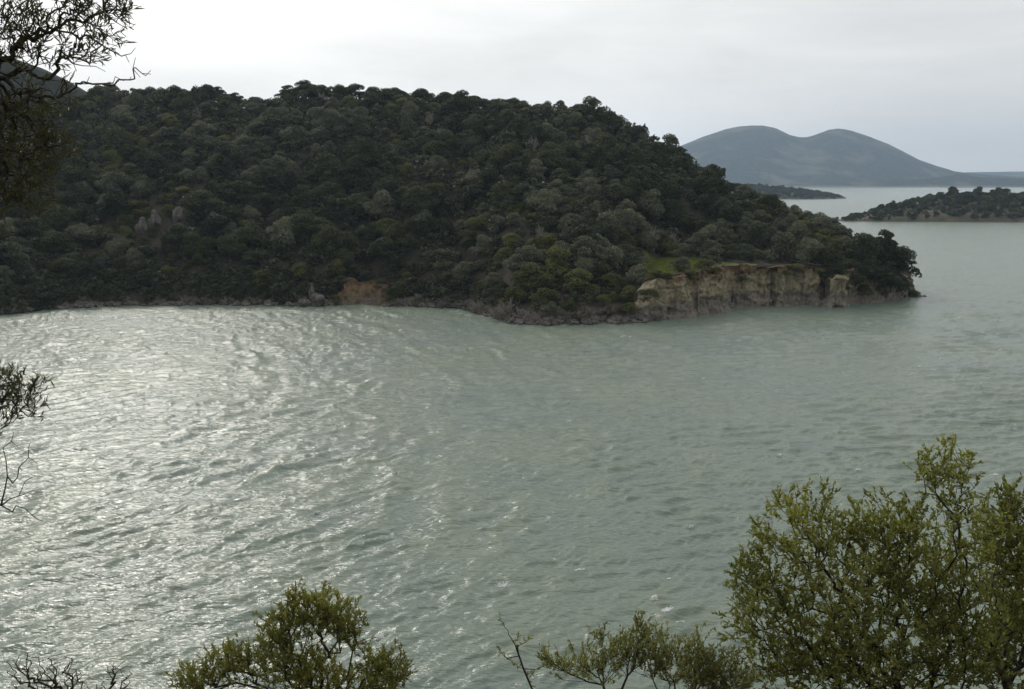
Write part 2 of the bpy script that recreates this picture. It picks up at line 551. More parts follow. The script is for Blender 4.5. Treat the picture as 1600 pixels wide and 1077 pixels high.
def tube(P, Rr, sides=5):
    """tapered tube along points P with radii Rr"""
    P = np.asarray(P, float)
    n = len(P)
    T = np.gradient(P, axis=0)
    T /= np.linalg.norm(T, axis=1, keepdims=True) + 1e-9
    ref = np.array([0.31, 0.17, 0.93]) if abs(T[0, 2]) < 0.8 else np.array([1.0, 0.2, 0.1])
    A = np.cross(T, ref)
    A /= np.linalg.norm(A, axis=1, keepdims=True) + 1e-9
    B = np.cross(T, A)
    a = np.arange(sides) * 2 * math.pi / sides
    V = P[:, None] + (A[:, None] * np.cos(a)[None, :, None] + B[:, None] * np.sin(a)[None, :, None]) * np.asarray(Rr)[:, None, None]
    i = np.arange(n - 1)[:, None] * sides
    j = np.arange(sides)[None]
    k = (j + 1) % sides
    Fc = np.stack([i + j, i + k, i + sides + k, i + sides + j], -1).reshape(-1, 4)
    return V.reshape(-1, 3), Fc


def merge(parts):
    Vs, Fs, o = [], [], 0
    for V, Fc in parts:
        Vs.append(V)
        Fs.append(Fc + o)
        o += len(V)
    return np.concatenate(Vs), np.concatenate(Fs)


def trunk_geo(rng, pc, base, r0):
    parts = [tube([(0, 0, -0.6), (rng.normal() * .06, rng.normal() * .06, base * .5), (rng.normal() * .15, rng.normal() * .15, base * 1.1)], [r0 * 1.25, r0, r0 * .7], 6)]
    top = parts[0][0][-6:].mean(0)
    for c in pc[:9]:
        mid = top * .5 + c * .5 + np.array([0, 0, -.15])
        parts.append(tube([top, mid, c], [r0 * .5, r0 * .33, r0 * .12], 4))
    return merge(parts)


def tree_variants(kind, nvar, n_puff, n_card, rad, height, base, card, mat, seed, **kw):
    """each variant: (crown mesh, trunk mesh, one-piece mesh of both)"""
    res = []
    for v in range(nvar):
        rng = np.random.default_rng(seed + v)
        k = rng.uniform(0.9, 1.12)
        (Vc, Fc), pc = crown(rng, n_puff + rng.integers(-2, 3), n_card, rad * k, height * rng.uniform(.9, 1.1), base, card, **kw)
        Vt, Ft = trunk_geo(rng, pc, base, rad * 0.055)
        a = make_mesh(kind + "_crown", Vc, Fc, [mat])
        b = make_mesh(kind + "_trunk", Vt, Ft, [M_BARK], smooth=True)
        Va, Fa = merge([(Vc, Fc), (Vt, Ft)])
        c = make_mesh(kind, Va, Fa, [mat, M_BARK], np.concatenate([np.zeros(len(Fc)), np.ones(len(Ft))]))
        res.append((a, b, c, (Vc, Fc)))
    return res


# unit-size crowns are about 2.6 m in radius
OAK = tree_variants("evergreen_tree", 7, 26, 4200, 2.9, 4.8, 0.7, 0.15, M_OAK, 100)
OLIVE = tree_variants("olive_tree", 6, 24, 3800, 2.8, 4.6, 0.7, 0.14, M_OLIVE, 200, flat=0.85)
SHRUB = tree_variants("shrub", 5, 20, 3200, 2.6, 3.2, 0.25, 0.14, M_SHRUB, 300)
LOW = {k: crown(np.random.default_rng(400 + k), 12, 135, 2.7, 3.8, 0.2, 0.46)[0] for k in range(6)}


LOWER = {k: crown(np.random.default_rng(450 + k), 9, 110, 2.7, 3.8, 0.2, 0.5)[0] for k in range(6)}


def dry_variant(seed):
    """leafless shrub: a haze of thin twigs from the ground up"""
    rng = np.random.default_rng(seed)
    parts = []
    for s in range(26):
        th, el = rng.uniform(0, 6.28), rng.uniform(0.35, 1.45)
        d = np.array([math.cos(th) * math.cos(el), math.sin(th) * math.cos(el), math.sin(el)])
        ln = rng.uniform(0.7, 1.1) * 2.0
        P = [np.array([0, 0, -.2]) + d * ln * q + rng.normal(size=3) * .07 * q for q in (0, .35, .7, 1)]
        parts.append(tube(P, [.035, .026, .018, .01], 3))
        for b in range(15):
            q = rng.uniform(.25, 1)
            o = np.array([0, 0, -.2]) + d * ln * q
            dd = d + rng.normal(size=3) * .65
            dd /= np.linalg.norm(dd)
            l2 = rng.uniform(.3, .75)
            parts.append(tube([o, o + dd * l2 * .5 + rng.normal(size=3) * .05, o + dd * l2], [.022, .018, .012], 3))
    V, Fc = merge(parts)
    return make_mesh("bare_shrub", V, Fc, [M_DRY])


DRY = [dry_variant(500 + k) for k in range(5)]


def place_tree(name, var, loc, size, rz, label, cat, group=None, parts=False, squash=1.0):
    if parts:
        o = bpy.data.objects.new(name, None)
        o.empty_display_size = 0.3
        COL.objects.link(o)
        link("trunk", var[1], o)
        link("crown", var[0], o)
    else:
        o = bpy.data.objects.new(name, var[2])
        COL.objects.link(o)
    o.location = loc
    o.scale = (size * random.uniform(.85, 1.2), size * random.uniform(.85, 1.15), size * squash)
    o.rotation_euler = (0, 0, rz)
    o['label'], o['category'] = label, cat
    if group:
        o['group'] = group
    return o


# ------------------------------------------------------------------ particular plants of the headland
# kind, photo column, distance beyond the local shore, crown radius m, squash, label
NAMED = [
    ('olive_tree', 1000, 10.5, 3.0, 1.0, 'grey-green olive tree standing at the left end of the grassy clearing'),
    ('olive_tree', 1064, 7.5, 2.3, .75, 'pale feathery olive bush in front of the grassy clearing'),
    ('shrub', 1104, 3.6, 2.0, .9, 'low dark bush on the cliff edge right of the grassy clearing'),
    ('olive_tree', 1166, 9.5, 3.0, .85, 'round dome-shaped bush standing behind the cliff-top grass strip'),
    ('shrub', 1193, 2.8, 1.9, .9, 'small bush overhanging the cliff edge in front of the dome-shaped bush'),
    ('olive_tree', 1222, 10.0, 4.0, .9, 'broad grey-green tree above the reddest part of the cliff'),
    ('olive_tree', 1262, 6.5, 3.6, 1.0, 'grey-green tree with a pale leaning trunk above the cliff notch'),
    ('evergreen_tree', 1300, 4.5, 3.3, .95, 'dark bush spilling over the cliff above the square buttress'),
    ('evergreen_tree', 1345, 6.0, 3.9, 1.0, 'dense dark tree between the square buttress and the headland tip'),
    ('evergreen_tree', 1380, 9.0, 4.0, 1.15, 'tall dark tree crowning the tip of the headland'),
    ('evergreen_tree', 1406, 3.5, 2.8, 1.1, 'dark tree hanging over the water at the very tip of the headland'),
    ('shrub', 1424, 2.0, 1.5, .9, 'small dark bush lowest on the outer edge of the headland tip'),
    ('evergreen_tree', 1328, 3.4, 2.4, .8, 'dark bush on the cliff face right of the square buttress'),
    ('evergreen_tree', 1366, 2.8, 2.6, .85, 'dark bush draped over the low cliff near the headland tip'),
    ('shrub', 830, 12, 4.2, 1.0, 'large yellow-green bush at the left end of the bright shore thicket'),
    ('shrub', 870, 16, 4.4, 1.1, 'tall yellow-green bush in the middle of the bright shore thicket'),
    ('olive_tree', 915, 18, 4.0, 1.0, 'grey-green tree at the top of the bright shore thicket'),
    ('shrub', 905, 9, 3.6, 1.0, 'dark green bush low in front of the bright shore thicket'),
    ('shrub', 960, 9, 3.2, 1.0, 'green bush between the bright shore thicket and the clay cliff'),
    ('shrub', 985, 4.5, 2.6, .9, 'low green bush on top of the left end of the cliff'),
    ('shrub', 1025, 4.0, 2.6, .7, 'flat dark bush fringing the cliff edge below the grass'),
    ('shrub', 1055, 3.2, 2.3, .6, 'thin dark bush fringe over the palest cliff face'),
    ('shrub', 855, 4.5, 2.8, .9, 'yellow-green bush just above the grey shore scrub'),
    ('shrub', 805, 7.0, 2.8, 1.0, 'yellow-green bush beside the big grey leafless shrub'),
    ('shrub', 625, 2.6, 2.7, 1.0, 'rounded green bush right of the orange bank at the shore'),
    ('shrub', 410, 5, 3.2, 1.0, 'rounded olive-green bush near the shore left of the pale spire'),
    ('evergreen_tree', 540, 14.0, 3.2, .9, 'dark tree directly above the orange bank'),
]
FACE = [('shrub', 524, 1.2, .8, 1.7, 'small dark bush at the left foot of the orange bank'), ('shrub', 607, 1.2, .8, 1.6, 'small dark bush at the right foot of the orange bank'),
        ('evergreen_tree', 572, 7.0, 4.4, 2.2, 'dark bush overhanging the top of the orange bank'), ('evergreen_tree', 596, 5.5, 3.0, 2.0, 'dark bush at the upper right corner of the orange bank'), ('evergreen_tree', 533, 5.5, 3.2, 2.0, 'dark bush at the upper left corner of the orange bank'),
        ('evergreen_tree', 1306, .6, 5.6, 2.6, 'dark bush hanging from the cliff top just over the square buttress'), ('evergreen_tree', 1338, -.9, 3.9, 2.5, 'dark bush growing out of the cliff face right of the square buttress'),
        ('shrub', 1354, -1.0, 2.6, 1.9, 'dark scrub low on the cliff face between buttress and tip'), ('evergreen_tree', 1370, -.7, 4.0, 2.7, 'dark bush covering the cliff face left of the headland tip'),
        ('evergreen_tree', 1394, -.8, 2.6, 2.8, 'dark bush leaning over the water beside the headland tip'), ('evergreen_tree', 1412, -.7, 1.5, 2.5, 'dark bush nearest the water at the headland tip'),
        ('evergreen_tree', 1346, 0.0, 4.8, 2.5, 'dark bush draped from the cliff top halfway between buttress and tip'), ('evergreen_tree', 1382, -.3, 4.4, 2.6, 'dark bush draped from the cliff top below the tall tip tree'),
        ('evergreen_tree', 1405, -.3, 3.2, 2.4, 'dark bush covering the upper cliff at the headland tip'), ('shrub', 1426, .5, .4, 1.7, 'smallest bush at the waterline on the outer edge of the tip'), ('shrub', 1322, -.3, 3.4, 1.7, 'dark scrub in the gully right of the square buttress'),
        ('shrub', 1160, -.2, 5.6, 1.3, 'small bush clinging to the recessed cliff face by the sharp corner'), ('shrub', 1228, .2, 6.6, 1.3, 'small bush hanging over the reddest part of the cliff'),
        ('shrub', 1120, 1.6, 7.9, 1.7, 'low dark bush on the cliff edge above the sharp cliff corner'), ('shrub', 1078, 1.6, 7.3, 1.9, 'dark bush fringe hanging over the cliff below the clearing'),
        ('shrub', 1042, 1.8, 7.0, 2.0, 'dark bush fringe above the left shoulder of the cliff'), ('shrub', 1012, 1.6, 4.0, 2.3, 'dark bush on the sloping left end of the cliff'),
        ('shrub', 985, 1.2, 1.8, 2.2, 'low green bush at the foot of the left end of the cliff'), ('shrub', 1246, 1.6, 7.6, 1.5, 'small dark bush on the cliff edge left of the square buttress'),
        ('shrub', 1282, 1.5, 6.4, 1.8, 'dark bush draping the cliff notch')]
KIN = {'olive_tree': (OLIVE, 'tree', 2.6), 'evergreen_tree': (OAK, 'tree', 2.6), 'shrub': (SHRUB, 'bush', 2.5)}
taken = []
for i, (kind, px, off, rad, sq, lab) in enumerate(NAMED):
    vs, cat, r0 = KIN[kind]
    Y = float(hill_col(np.array(float(px)))[0]) + off
    x = (px - 800) / F * Y
    z = float(hill_z(np.array(x), np.array(Y)))
    place_tree(kind, vs[i % len(vs)], (x, Y, max(z, .3) - .1), rad / r0, random.uniform(0, 6), lab, cat, parts=True, squash=sq)
    taken.append((x, Y, rad))

for i, (kd, px, off, z, rad, lab) in enumerate(FACE):
    vs, cat, r0 = KIN[kd]
    Y = float(hill_col(np.array(float(px)))[0]) + off
    place_tree(kd, vs[(i * 2) % len(vs)], ((px - 800) / F * Y, Y, z - .4), rad / r0, random.uniform(0, 6), lab, 'bush', parts=True, squash=.72)
    taken.append(((px - 800) / F * Y, Y, rad * .6))

# ------------------------------------------------------------------ trees of the hillside
pts = []
sp = 3.25
for gy in np.arange(172, 312, sp * .9):
    for gx in np.arange(-175, 100, sp):
        pts.append((gx + random.uniform(-1, 1) * sp * .48, gy + random.uniform(-1, 1) * sp * .48))
pts = np.array(pts)
ppx = 800 + F * pts[:, 0] / pts[:, 1]
Ys, z0, bl, br, Yr, H, Yb = hill_col(ppx)
e = pts[:, 1] - Ys
keep = (ppx > -130) & (ppx < 1424) & (e > np.where(ppx > 990, 3.6, 0.9)) & (pts[:, 1] < Yr + 7)
wobp = fbm(pts[:, 0] / 3, pts[:, 1] / 3, seed=9) * 2.0
grassp = ((ppx > 1000) & (ppx < 1104) & (e > 3.0) & (pts[:, 1] < 213.5)) | ((ppx >= 1104) & (ppx < 1250) & (e < 9.5))
keep &= ~grassp
pts, ppx, e, Yr = pts[keep], ppx[keep], e[keep], Yr[keep]
zz = hill_z(pts[:, 0], pts[:, 1])
k1 = fbm(pts[:, 0] / 18, pts[:, 1] / 18, seed=31) + RNG.normal(size=len(pts)) * .45
k2 = fbm(pts[:, 0] / 14 + 50, pts[:, 1] / 14, seed=41) + RNG.normal(size=len(pts)) * .4
near = np.clip((ppx - 700) / 180, 0, 1) * np.clip(1.2 - e / 60, 0, 1)
crest = pts[:, 1] > Yr - 4
kind = np.where(k1 > .60 - .22 * near, 'olive_tree', np.where(k2 + near * .9 > .62, 'shrub', 'evergreen_tree'))
kind = np.where(crest & (kind == 'shrub'), 'evergreen_tree', kind)
size = RNG.choice([.65, .8, .95, 1.1, 1.25, 1.5], len(pts)) * RNG.uniform(.9, 1.12, len(pts)) * np.where(kind == 'shrub', .85, 1) * np.where(RNG.random(len(pts)) < .2, .75, 1)
size = np.where(crest, np.minimum(size, 1.2) * .95, size * .92)
size *= np.clip(.62 + e / 40, .62, 1)
drop = np.zeros(len(pts), bool)
for (tx, ty, tr) in taken:
    drop |= np.hypot(pts[:, 0] - tx, pts[:, 1] - ty) < tr * 0.8 + 0.6
for bx0, bx1, dd in ((520, 608, 8.5),):
    drop |= (ppx > bx0) & (ppx < bx1) & (e < dd)
for rx, ry in ((222, 352), (242, 344), (286, 335), (300, 362)):
    Yk = hill_hit(rx, ry)
    drop |= (np.abs(ppx - rx) < 14) & (pts[:, 1] < Yk - 1) & (pts[:, 1] > Yk - 9)
drop |= (np.abs(ppx - 490) < 13) & (e < 6)
sel = ~drop
pts, ppx, e, zz, kind, size, crest, Yr = [a[sel] for a in (pts, ppx, e, zz, kind, size, crest, Yr)]
_, ppy = project(np.stack([pts[:, 0], pts[:, 1], zz + 3], 1))
behind = pts[:, 1] > Yr + 2.5
score = size / pts[:, 1] * np.where(behind, .3, 1) * np.where(crest & ~behind, 1.5, 1) * np.where(ppx < 0, .1, 1) * RNG.uniform(.85, 1.15, len(pts))
indiv = np.zeros(len(pts), bool)
for kd in ('olive_tree', 'shrub', 'evergreen_tree'):
    w = np.where(kind == kd)[0]
    used = sum(1 for n in NAMED + FACE if n[0] == kd)
    indiv[w[np.argsort(-score[w])][:292 - used]] = True


LAND = [(60, 'below the overhanging branches'), (205, 'left of the grey rock outcrops'), (325, 'in line with the grey rock outcrops'), (455, 'right of the grey rock outcrops'),
        (600, 'straight above the orange bank'), (735, 'just right of the orange bank'), (840, 'above the big leafless shrub'), (975, 'behind the bright shore thicket'),
        (1105, 'above the grassy clearing'), (1200, 'above the cliff corner'), (1290, 'above the cliff notch'), (9999, 'nearest the headland tip')]


def zone(px, py, cr, ee):
    ln = next(n for lim, n in LAND if px < lim)
    v = 'on the hill crest' if cr else ('at the shore' if ee < 7 else ('low on the slope' if ee < 32 else ('halfway up the slope' if ee < 66 else 'high on the slope')))
    return v + ' ' + ln, v + ' ' + ln


ADJ = {'olive_tree': ('grey-green olive tree', 'olive trees', 'tree'), 'evergreen_tree': ('dark green tree', 'dark evergreen trees', 'tree'),
       'shrub': ('yellowish green bush', 'green bushes', 'bush')}
first = {}
stuff = []
for i in np.where(sel[sel])[0]:
    kd = kind[i]
    loc = (pts[i, 0], pts[i, 1], zz[i] - .15)
    if indiv[i]:
        vs, cat, r0 = KIN[kd]
        zl, zg = zone(ppx[i], ppy[i], crest[i], e[i])
        a, pl, cat = ADJ[kd]
        sz = 'large ' if size[i] > 1.12 else 'small ' if size[i] < .8 else 'mid-sized '
        a, pl = sz + a, sz + pl
        place_tree(kd, vs[random.randrange(len(vs))], loc, size[i] * (1.22 if crest[i] else 1), random.uniform(0, 6.28), a + ' ' + zl, cat, pl + ' ' + zg, parts=bool(crest[i] and ppx[i] > 120), squash=random.uniform(.58, .85) if crest[i] else random.uniform(.7, 1.15))
    else:
        stuff.append((loc, size[i], random.uniform(0, 6.28), random.randrange(6)))
# an undergrowth layer of smaller bushes fills the floor between the crowns
for gy in np.arange(172, 296, 3.5):
    for gx in np.arange(-150, 98, 3.5):
        x, y = gx + random.uniform(-1.6, 1.6), gy + random.uniform(-1.6, 1.6)
        px = 800 + F * x / y
        c = hill_col(np.array(px))
        ee = y - c[0]
        if not (-120 < px < 1424) or ee < (3.2 if px > 990 else -.1) or y > c[4] + 3:
            continue
        if (1000 < px < 1104 and ee > 3.0 and y < 214) or (1104 <= px < 1225 and ee < 9) or (515 < px < 610 and ee < 7):
            continue
        stuff.append(((x, y, float(hill_z(np.array(x), np.array(y))) - .2), random.uniform(.45, .7), random.uniform(0, 6.28), random.randrange(6)))

for i in range(520):
    px = random.uniform(-60, 800)
    if 522 < px < 606:
        continue
    y = float(hill_col(np.array(px))[0]) + random.uniform(.4, 10)
    x = (px - 800) / F * y
    stuff.append(((x, y, float(hill_z(np.array(x), np.array(y))) - .2), random.uniform(.35, .6), random.uniform(0, 6.28), random.randrange(6)))


def scatter(items, meshes):
    Vs, Fs, o = [], [], 0
    for loc, s, rz, k in items:
        V, Fc = meshes[k]
        c, q = math.cos(rz) * s, math.sin(rz) * s
        Vn = np.stack([V[:, 0] * c - V[:, 1] * q, V[:, 0] * q + V[:, 1] * c, V[:, 2] * s], 1) + np.array(loc)
        Vs.append(Vn)
        Fs.append(Fc + o)
        o += len(V)
    return np.concatenate(Vs), np.concatenate(Fs)


V, Fc = scatter(stuff, LOW)
link("undergrowth", make_mesh("undergrowth", V, Fc, [M_MAQUIS]), kind='stuff', label='dense dark maquis scrub filling the hillside between the trees', category='undergrowth')

# leafless grey shrubs along the water
dry = [(790, 1.2, 1.75, 'largest grey leafless shrub, at the inner corner of the headland shore'), (755, 1.0, 1.2, 'grey leafless shrub just left of the largest one at the shore'),
       (838, 1.0, 1.3, 'reddish grey leafless shrub right of the largest one at the shore')]
for i, (px, off, s, lab) in enumerate(dry):
    Y = float(hill_col(np.array(float(px)))[0]) + off
    o = link("bare_shrub", DRY[i % 5], loc=((px - 800) / F * Y, Y, .2), label=lab, category='shrub')
    o.scale = (s * 1.25, s, s)
for i in range(150):
    px = random.choice([random.uniform(-40, 250), random.uniform(250, 530), random.uniform(605, 740), random.uniform(690, 1030), random.uniform(740, 1040)])
    c = hill_col(np.array(px))
    Y = float(c[0]) + random.uniform(-.2, 2.2) * (1 if px < 960 else .35)
    x = (px - 800) / F * Y
    s = random.uniform(.55, 1.0) * (.8 if px < 250 else 1)
    lab, grp = (('grey leafless shrub at the waterline of the bay', 'leafless shrubs along the bay shore') if px < 745 else
                ('grey leafless shrub at the foot of the headland', 'leafless shrubs at the foot of the headland'))
    o = link("bare_shrub", DRY[i % 5], loc=(x, Y, max(0.1, min(1.4, float(hill_z(np.array(x), np.array(Y)))))), label=lab, category='shrub', group=grp)
    o.scale = (s * random.uniform(1, 1.4), s, s * random.uniform(.7, 1))
    o.rotation_euler = (0, 0, random.uniform(0, 6.28))

# grey leafless trees among the green ones
for i in range(34):
    j = random.randrange(len(pts))
    if crest[j] or ppx[j] < 90 or e[j] < 8:
        continue
    zl, zg = zone(ppx[j], ppy[j], False, e[j])
    o = link("bare_tree", DRY[i % 5], loc=(pts[j, 0] + .8, pts[j, 1] - 1.5, zz[j] + .6), label='grey leafless tree ' + zl, category='tree', group='leafless trees ' + zg)
    q = random.uniform(.8, 1.3)
    o.scale = (q * .9, q * .9, q * 1.5)
    o.rotation_euler = (0, 0, random.uniform(0, 6.28))

# grass blades of the clearing
rng = np.random.default_rng(77)
n = 26000
gp, ge = rng.uniform(1003, 1100, n), rng.uniform(0, 1, n)
gY = hill_col(gp)[0]
gy = gY + 6 + ge * (214 - gY - 6)
gx = (gp - 800) / F * gy
gz = hill_z(gx, gy)
C = np.stack([gx, gy, gz], 1)
a = rng.uniform(0, 6.28, n)
wv = np.stack([np.cos(a), np.sin(a), 0 * a], 1) * .05
tip = C + np.stack([rng.normal(size=n) * .09, rng.normal(size=n) * .09, rng.uniform(.12, .34, n)], 1)
V = np.stack([C - wv, C + wv, tip], 1).reshape(-1, 3)
M_BLADE = foliage_mat("grass_blades", (0.105, 0.14, 0.030), (0.185, 0.21, 0.055), trans=.3)
link("grass", make_mesh("grass", V, np.arange(3 * n).reshape(n, 3), [M_BLADE]), kind='stuff', label='short bright green grass in the clearing above the cliff', category='grass')

# ------------------------------------------------------------------ far hill behind on the left
FARH = [(-700, 40), (-300, 55), (0, 80), (50, 92), (90, 108), (130, 128), (180, 160), (260, 200), (400, 260)]


def ridge_land(name, sky, Ys, Yr, Yb, seed, mat, nx=160, ny=50, rough=0.06, ext=(0, 0), k=1.0):
    px = np.linspace(sky[0][0], sky[-1][0], nx)
    Yl = np.linspace(0, 1, ny)
    H = np.maximum(np.array([zpix(y, Yr) for y in interp(px, sky, 1)]), -1.0)
    rows = []
    for v in Yl:
        Y = Ys + (Yb - Ys) * v
        t = np.clip((Y - Ys) / (Yr - Ys), 0, 1)
        q = np.clip((Y - Yr) / (Yb - Yr), 0, 1)
        x = (px - 800) / F * Y
        sc = H.max()
        n = fbm(x / sc / k, Y / sc / k / 1.8 + x * 0, seed=seed, octv=6, gain=.55)
        n = .6 * n - 1.2 * np.abs(vnoise(x / sc / k * 1.3, Y / sc / k / 2.6 + x * 0, seed=seed + 40))
        s = (.5 * t + .5 * math.sin(t * math.pi / 2) ** 2) * (1 - q * q)
        z = H * s + rough * sc * n * s * (1 - np.clip((t - .6) / .4, 0, 1) * .9) - 1.0 * (1 - s)
        rows.append(np.stack([x, np.full_like(x, Y), z], 1))
    return link(name, make_mesh(name, np.concatenate(rows), grid_faces(ny, nx), [mat], smooth=True), kind='structure')


ridge_land("far_hill", FARH, 440, 500, 620, 5, M_FARWOOD, nx=220, ny=70, rough=0.05, k=.35)

# ------------------------------------------------------------------ double-peaked mountain, low far shore, pale hills
MSKY = [(860, 292), (960, 262), (1061, 227), (1092, 213), (1127, 201), (1145, 197.5), (1165, 196), (1183, 196.5), (1204, 201), (1225, 211), (1240, 214), (1250, 214), (1262, 211), (1285, 202), (1299, 201),
        (1320, 205), (1348, 214), (1376, 225), (1404, 239), (1425, 250), (1453, 260), (1481, 267), (1512, 271), (1560, 275), (1640, 279), (1760, 284), (1900, 288)]
mm, t, p, out = new_mat("mountain_forest")
geo = N(t, 'ShaderNodeNewGeometry')
n1 = N(t, 'ShaderNodeTexNoise', Scale=0.0035, Detail=12, Roughness=.62)
L(t, geo.outputs['Position'], n1.inputs[0])
n2 = N(t, 'ShaderNodeTexNoise', Scale=0.05, Detail=6, Roughness=.7)
L(t, geo.outputs['Position'], n2.inputs[0])
sep = N(t, 'ShaderNodeSeparateXYZ')
L(t, geo.outputs['Position'], sep.inputs[0])
wood = ramp(t, n2.outputs[0], [(.3, (.010, .013, .010)), (.5, (.028, .032, .022)), (.7, (.08, .075, .052))])
open_ = ramp(t, n1.outputs[0], [(.48, (0, 0, 0)), (.62, (1, 1, 1))])
shore = ramp(t, mth(t, 'DIVIDE', sep.outputs[2], 40.0), [(.05, (1, 1, 1)), (.22, (0, 0, 0))])
c = mixc(t, mth(t, 'MULTIPLY', open_, .4), wood, (.26, .225, .16))
c = mixc(t, mth(t, 'MULTIPLY', shore, .5), c, (.32, .27, .21))
L(t, c, p.inputs['Base Color'])
p.inputs['Roughness'].default_value = 1
p.inputs['Specular IOR Level'].default_value = 0
b = N(t, 'ShaderNodeBump', Strength=.9, Distance=12.0)
L(t, n2.outputs[0], b.inputs['Height'])
L(t, b.outputs[0], p.inputs['Normal'])
ridge_land("mountain", MSKY, 4500, 5600, 6600, 12, mm, nx=520, ny=220, rough=0.13, k=1.1)
SPUR = [(1180, 293), (1230, 287), (1290, 283), (1330, 284), (1380, 282), (1440, 279), (1490, 272), (1520, 277), (1600, 280), (1700, 281), (1850, 284), (1900, 290)]
ridge_land("foothill", SPUR, 4200, 4420, 4600, 15, mm, nx=300, ny=40, rough=0.12, k=1.5)
PALE = [(1380, 284), (1450, 273), (1500, 269.5), (1560, 268.5), (1600, 268), (1700, 267), (1900, 262), (2300, 270), (2600, 284)]
ridge_land("pale_hills", PALE, 7000, 7700, 8300, 18, mm, nx=160, ny=40, rough=.05, k=1.2)

# ------------------------------------------------------------------ wooded point and scrub island
M_ISLE = noise_mat("island_soil", [(0.3, (0.060, 0.052, 0.036)), (0.55, (0.10, 0.086, 0.060)), (0.72, (0.16, 0.138, 0.098))], 0.12, bump=.6, bscale=.8)
ISL = [(1285, 345.5, 344.5, 660), (1310, 346, 343.0, 680), (1345, 346.3, 335, 700), (1385, 346.6, 323, 720), (1430, 346.8, 313, 740), (1480, 347, 307, 760), (1530, 347.3, 306, 780), (1600, 347.6, 308, 800), (1700, 348, 309, 820), (1850, 349, 326, 820), (1950, 348, 344, 760)]


def isl_z(px, Y):
    sy = interp(px, ISL, 1)
    Ys = CAM_Z / np.tan(PITCH + np.arctan((sy - 538.5) / F))
    Yb = interp(px, ISL, 3)
    Yt = Ys * .55 + Yb * .45
    H = np.maximum(CAM_Z - np.tan(PITCH + np.arctan((interp(px, ISL, 2) - 538.5) / F)) * Yt, .3)
    u = np.clip((Y - Ys) / (Yt - Ys), 0, 1)
    q = np.clip((Y - Yt) / (Yb - Yt), 0, 1)
    bank = np.clip((Y - Ys) / 4, 0, 1) * np.minimum(1.4, H * .5)
    z = bank + (H - np.minimum(1.4, H * .5)) * np.sin(u * math.pi / 2)
    return (z + 1) * (1 - q ** 2) - 1 + fbm(px / 14, Y / 14, seed=61) * .5 * np.clip((Y - Ys) / 6, 0, 1), Ys, Yt


pl = np.linspace(1285, 1950, 260)
yl = np.linspace(604, 822, 130)
PX, YY = np.meshgrid(pl, yl)
ZI, YsI, YtI = isl_z(PX, YY)
ZI = np.where(YY < YsI, -1.0, ZI)
V = np.stack([(PX - 800) / F * YY, YY, ZI], -1).reshape(-1, 3)
link("island", make_mesh("island", V, grid_faces(130, 260), [M_ISLE], smooth=True), kind='structure')


def isl_tree(name, vs, px, v, size, lab, cat, grp=None, parts=False, sq=1.0):
    _, Ys, Yt = isl_z(np.array(float(px)), np.array(650.0))
    Y = float(Ys + (Yt - Ys) * v)
    z = float(isl_z(np.array(float(px)), np.array(Y))[0])
    place_tree(name, vs[random.randrange(len(vs))], ((px - 800) / F * Y, Y, max(z, .1) - .2), size, random.uniform(0, 6), lab, cat, grp, parts, sq)


isl_tree('evergreen_tree', OAK, 1480, .9, 1.75, 'largest round tree standing on top of the brown-shored island', 'tree', parts=True)
isl_tree('evergreen_tree', OAK, 1521, .9, 1.55, 'round tree on the island top just right of the largest one', 'tree', parts=True)
isl_tree('evergreen_tree', OAK, 1390, .55, 1.25, 'lone tree at the left shoulder of the island', 'tree', parts=True)
isl_tree('evergreen_tree', OAK, 1361, .4, .9, 'small tree low on the left end of the island', 'tree', parts=True)
for i in range(285):
    px = random.uniform(1312, 1660)
    v = random.uniform(.03, 1.08)
    s = random.uniform(.8, 1.4) * np.interp(px, [1312, 1400, 1500], [.5, .8, 1.0]) * (1.1 if v > .5 else .85)
    r = random.random()
    kd, vs = ('evergreen_tree', OAK) if r < .45 else (('olive_tree', OLIVE) if r < .65 else ('shrub', SHRUB))
    kn = {'evergreen_tree': 'dark', 'olive_tree': 'grey-green', 'shrub': 'green'}[kd]
    wz = ('at the left shoulder of the island' if px < 1420 else 'left of the largest island tree' if px < 1475 else 'below the pair of island trees' if px < 1530 else 'right of the pair of island trees')
    hz_ = 'low down' if v < .45 else 'midway up' if v < .8 else 'along the top'
    isl_tree('island_bush', vs, px, v, s, kn + ' bush ' + hz_ + ' ' + wz, 'bush', kn + ' bushes ' + hz_ + ' ' + wz, sq=random.uniform(.7, .95))
for i in range(16):
    isl_tree('spit_bush', OLIVE if i % 2 else OAK, random.uniform(1285, 1345), random.uniform(.1, .5), random.uniform(.45, .8), 'low bush on the spit at the left end of the island', 'bush', 'bushes on the island spit', sq=.8)

PNT = [(1080, 308, 287), (1165, 310, 291), (1200, 311, 294.5), (1240, 311.5, 298), (1280, 311.5, 302), (1305, 311, 307), (1316, 311, 310.5)]
pl = np.linspace(1080, 1316, 90)
yl = np.linspace(1400, 1720, 50)
PX, YY = np.meshgrid(pl, yl)


def pnt_z(px, Y):
    Ys = CAM_Z / np.tan(PITCH + np.arctan((interp(px, PNT, 1) - 538.5) / F))
    H = np.maximum(CAM_Z - np.tan(PITCH + np.arctan((interp(px, PNT, 2) - 538.5) / F)) * (Ys + 60), .3)
    u = np.clip((Y - Ys) / 60, 0, 1)
    q = np.clip((Y - Ys - 60) / 90, 0, 1)
    return np.where(Y < Ys, -1, (1.2 * np.clip((Y - Ys) / 6, 0, 1) + np.maximum(H - 1.2, 0) * np.sin(u * math.pi / 2) + 1) * (1 - q * q) - 1), Ys


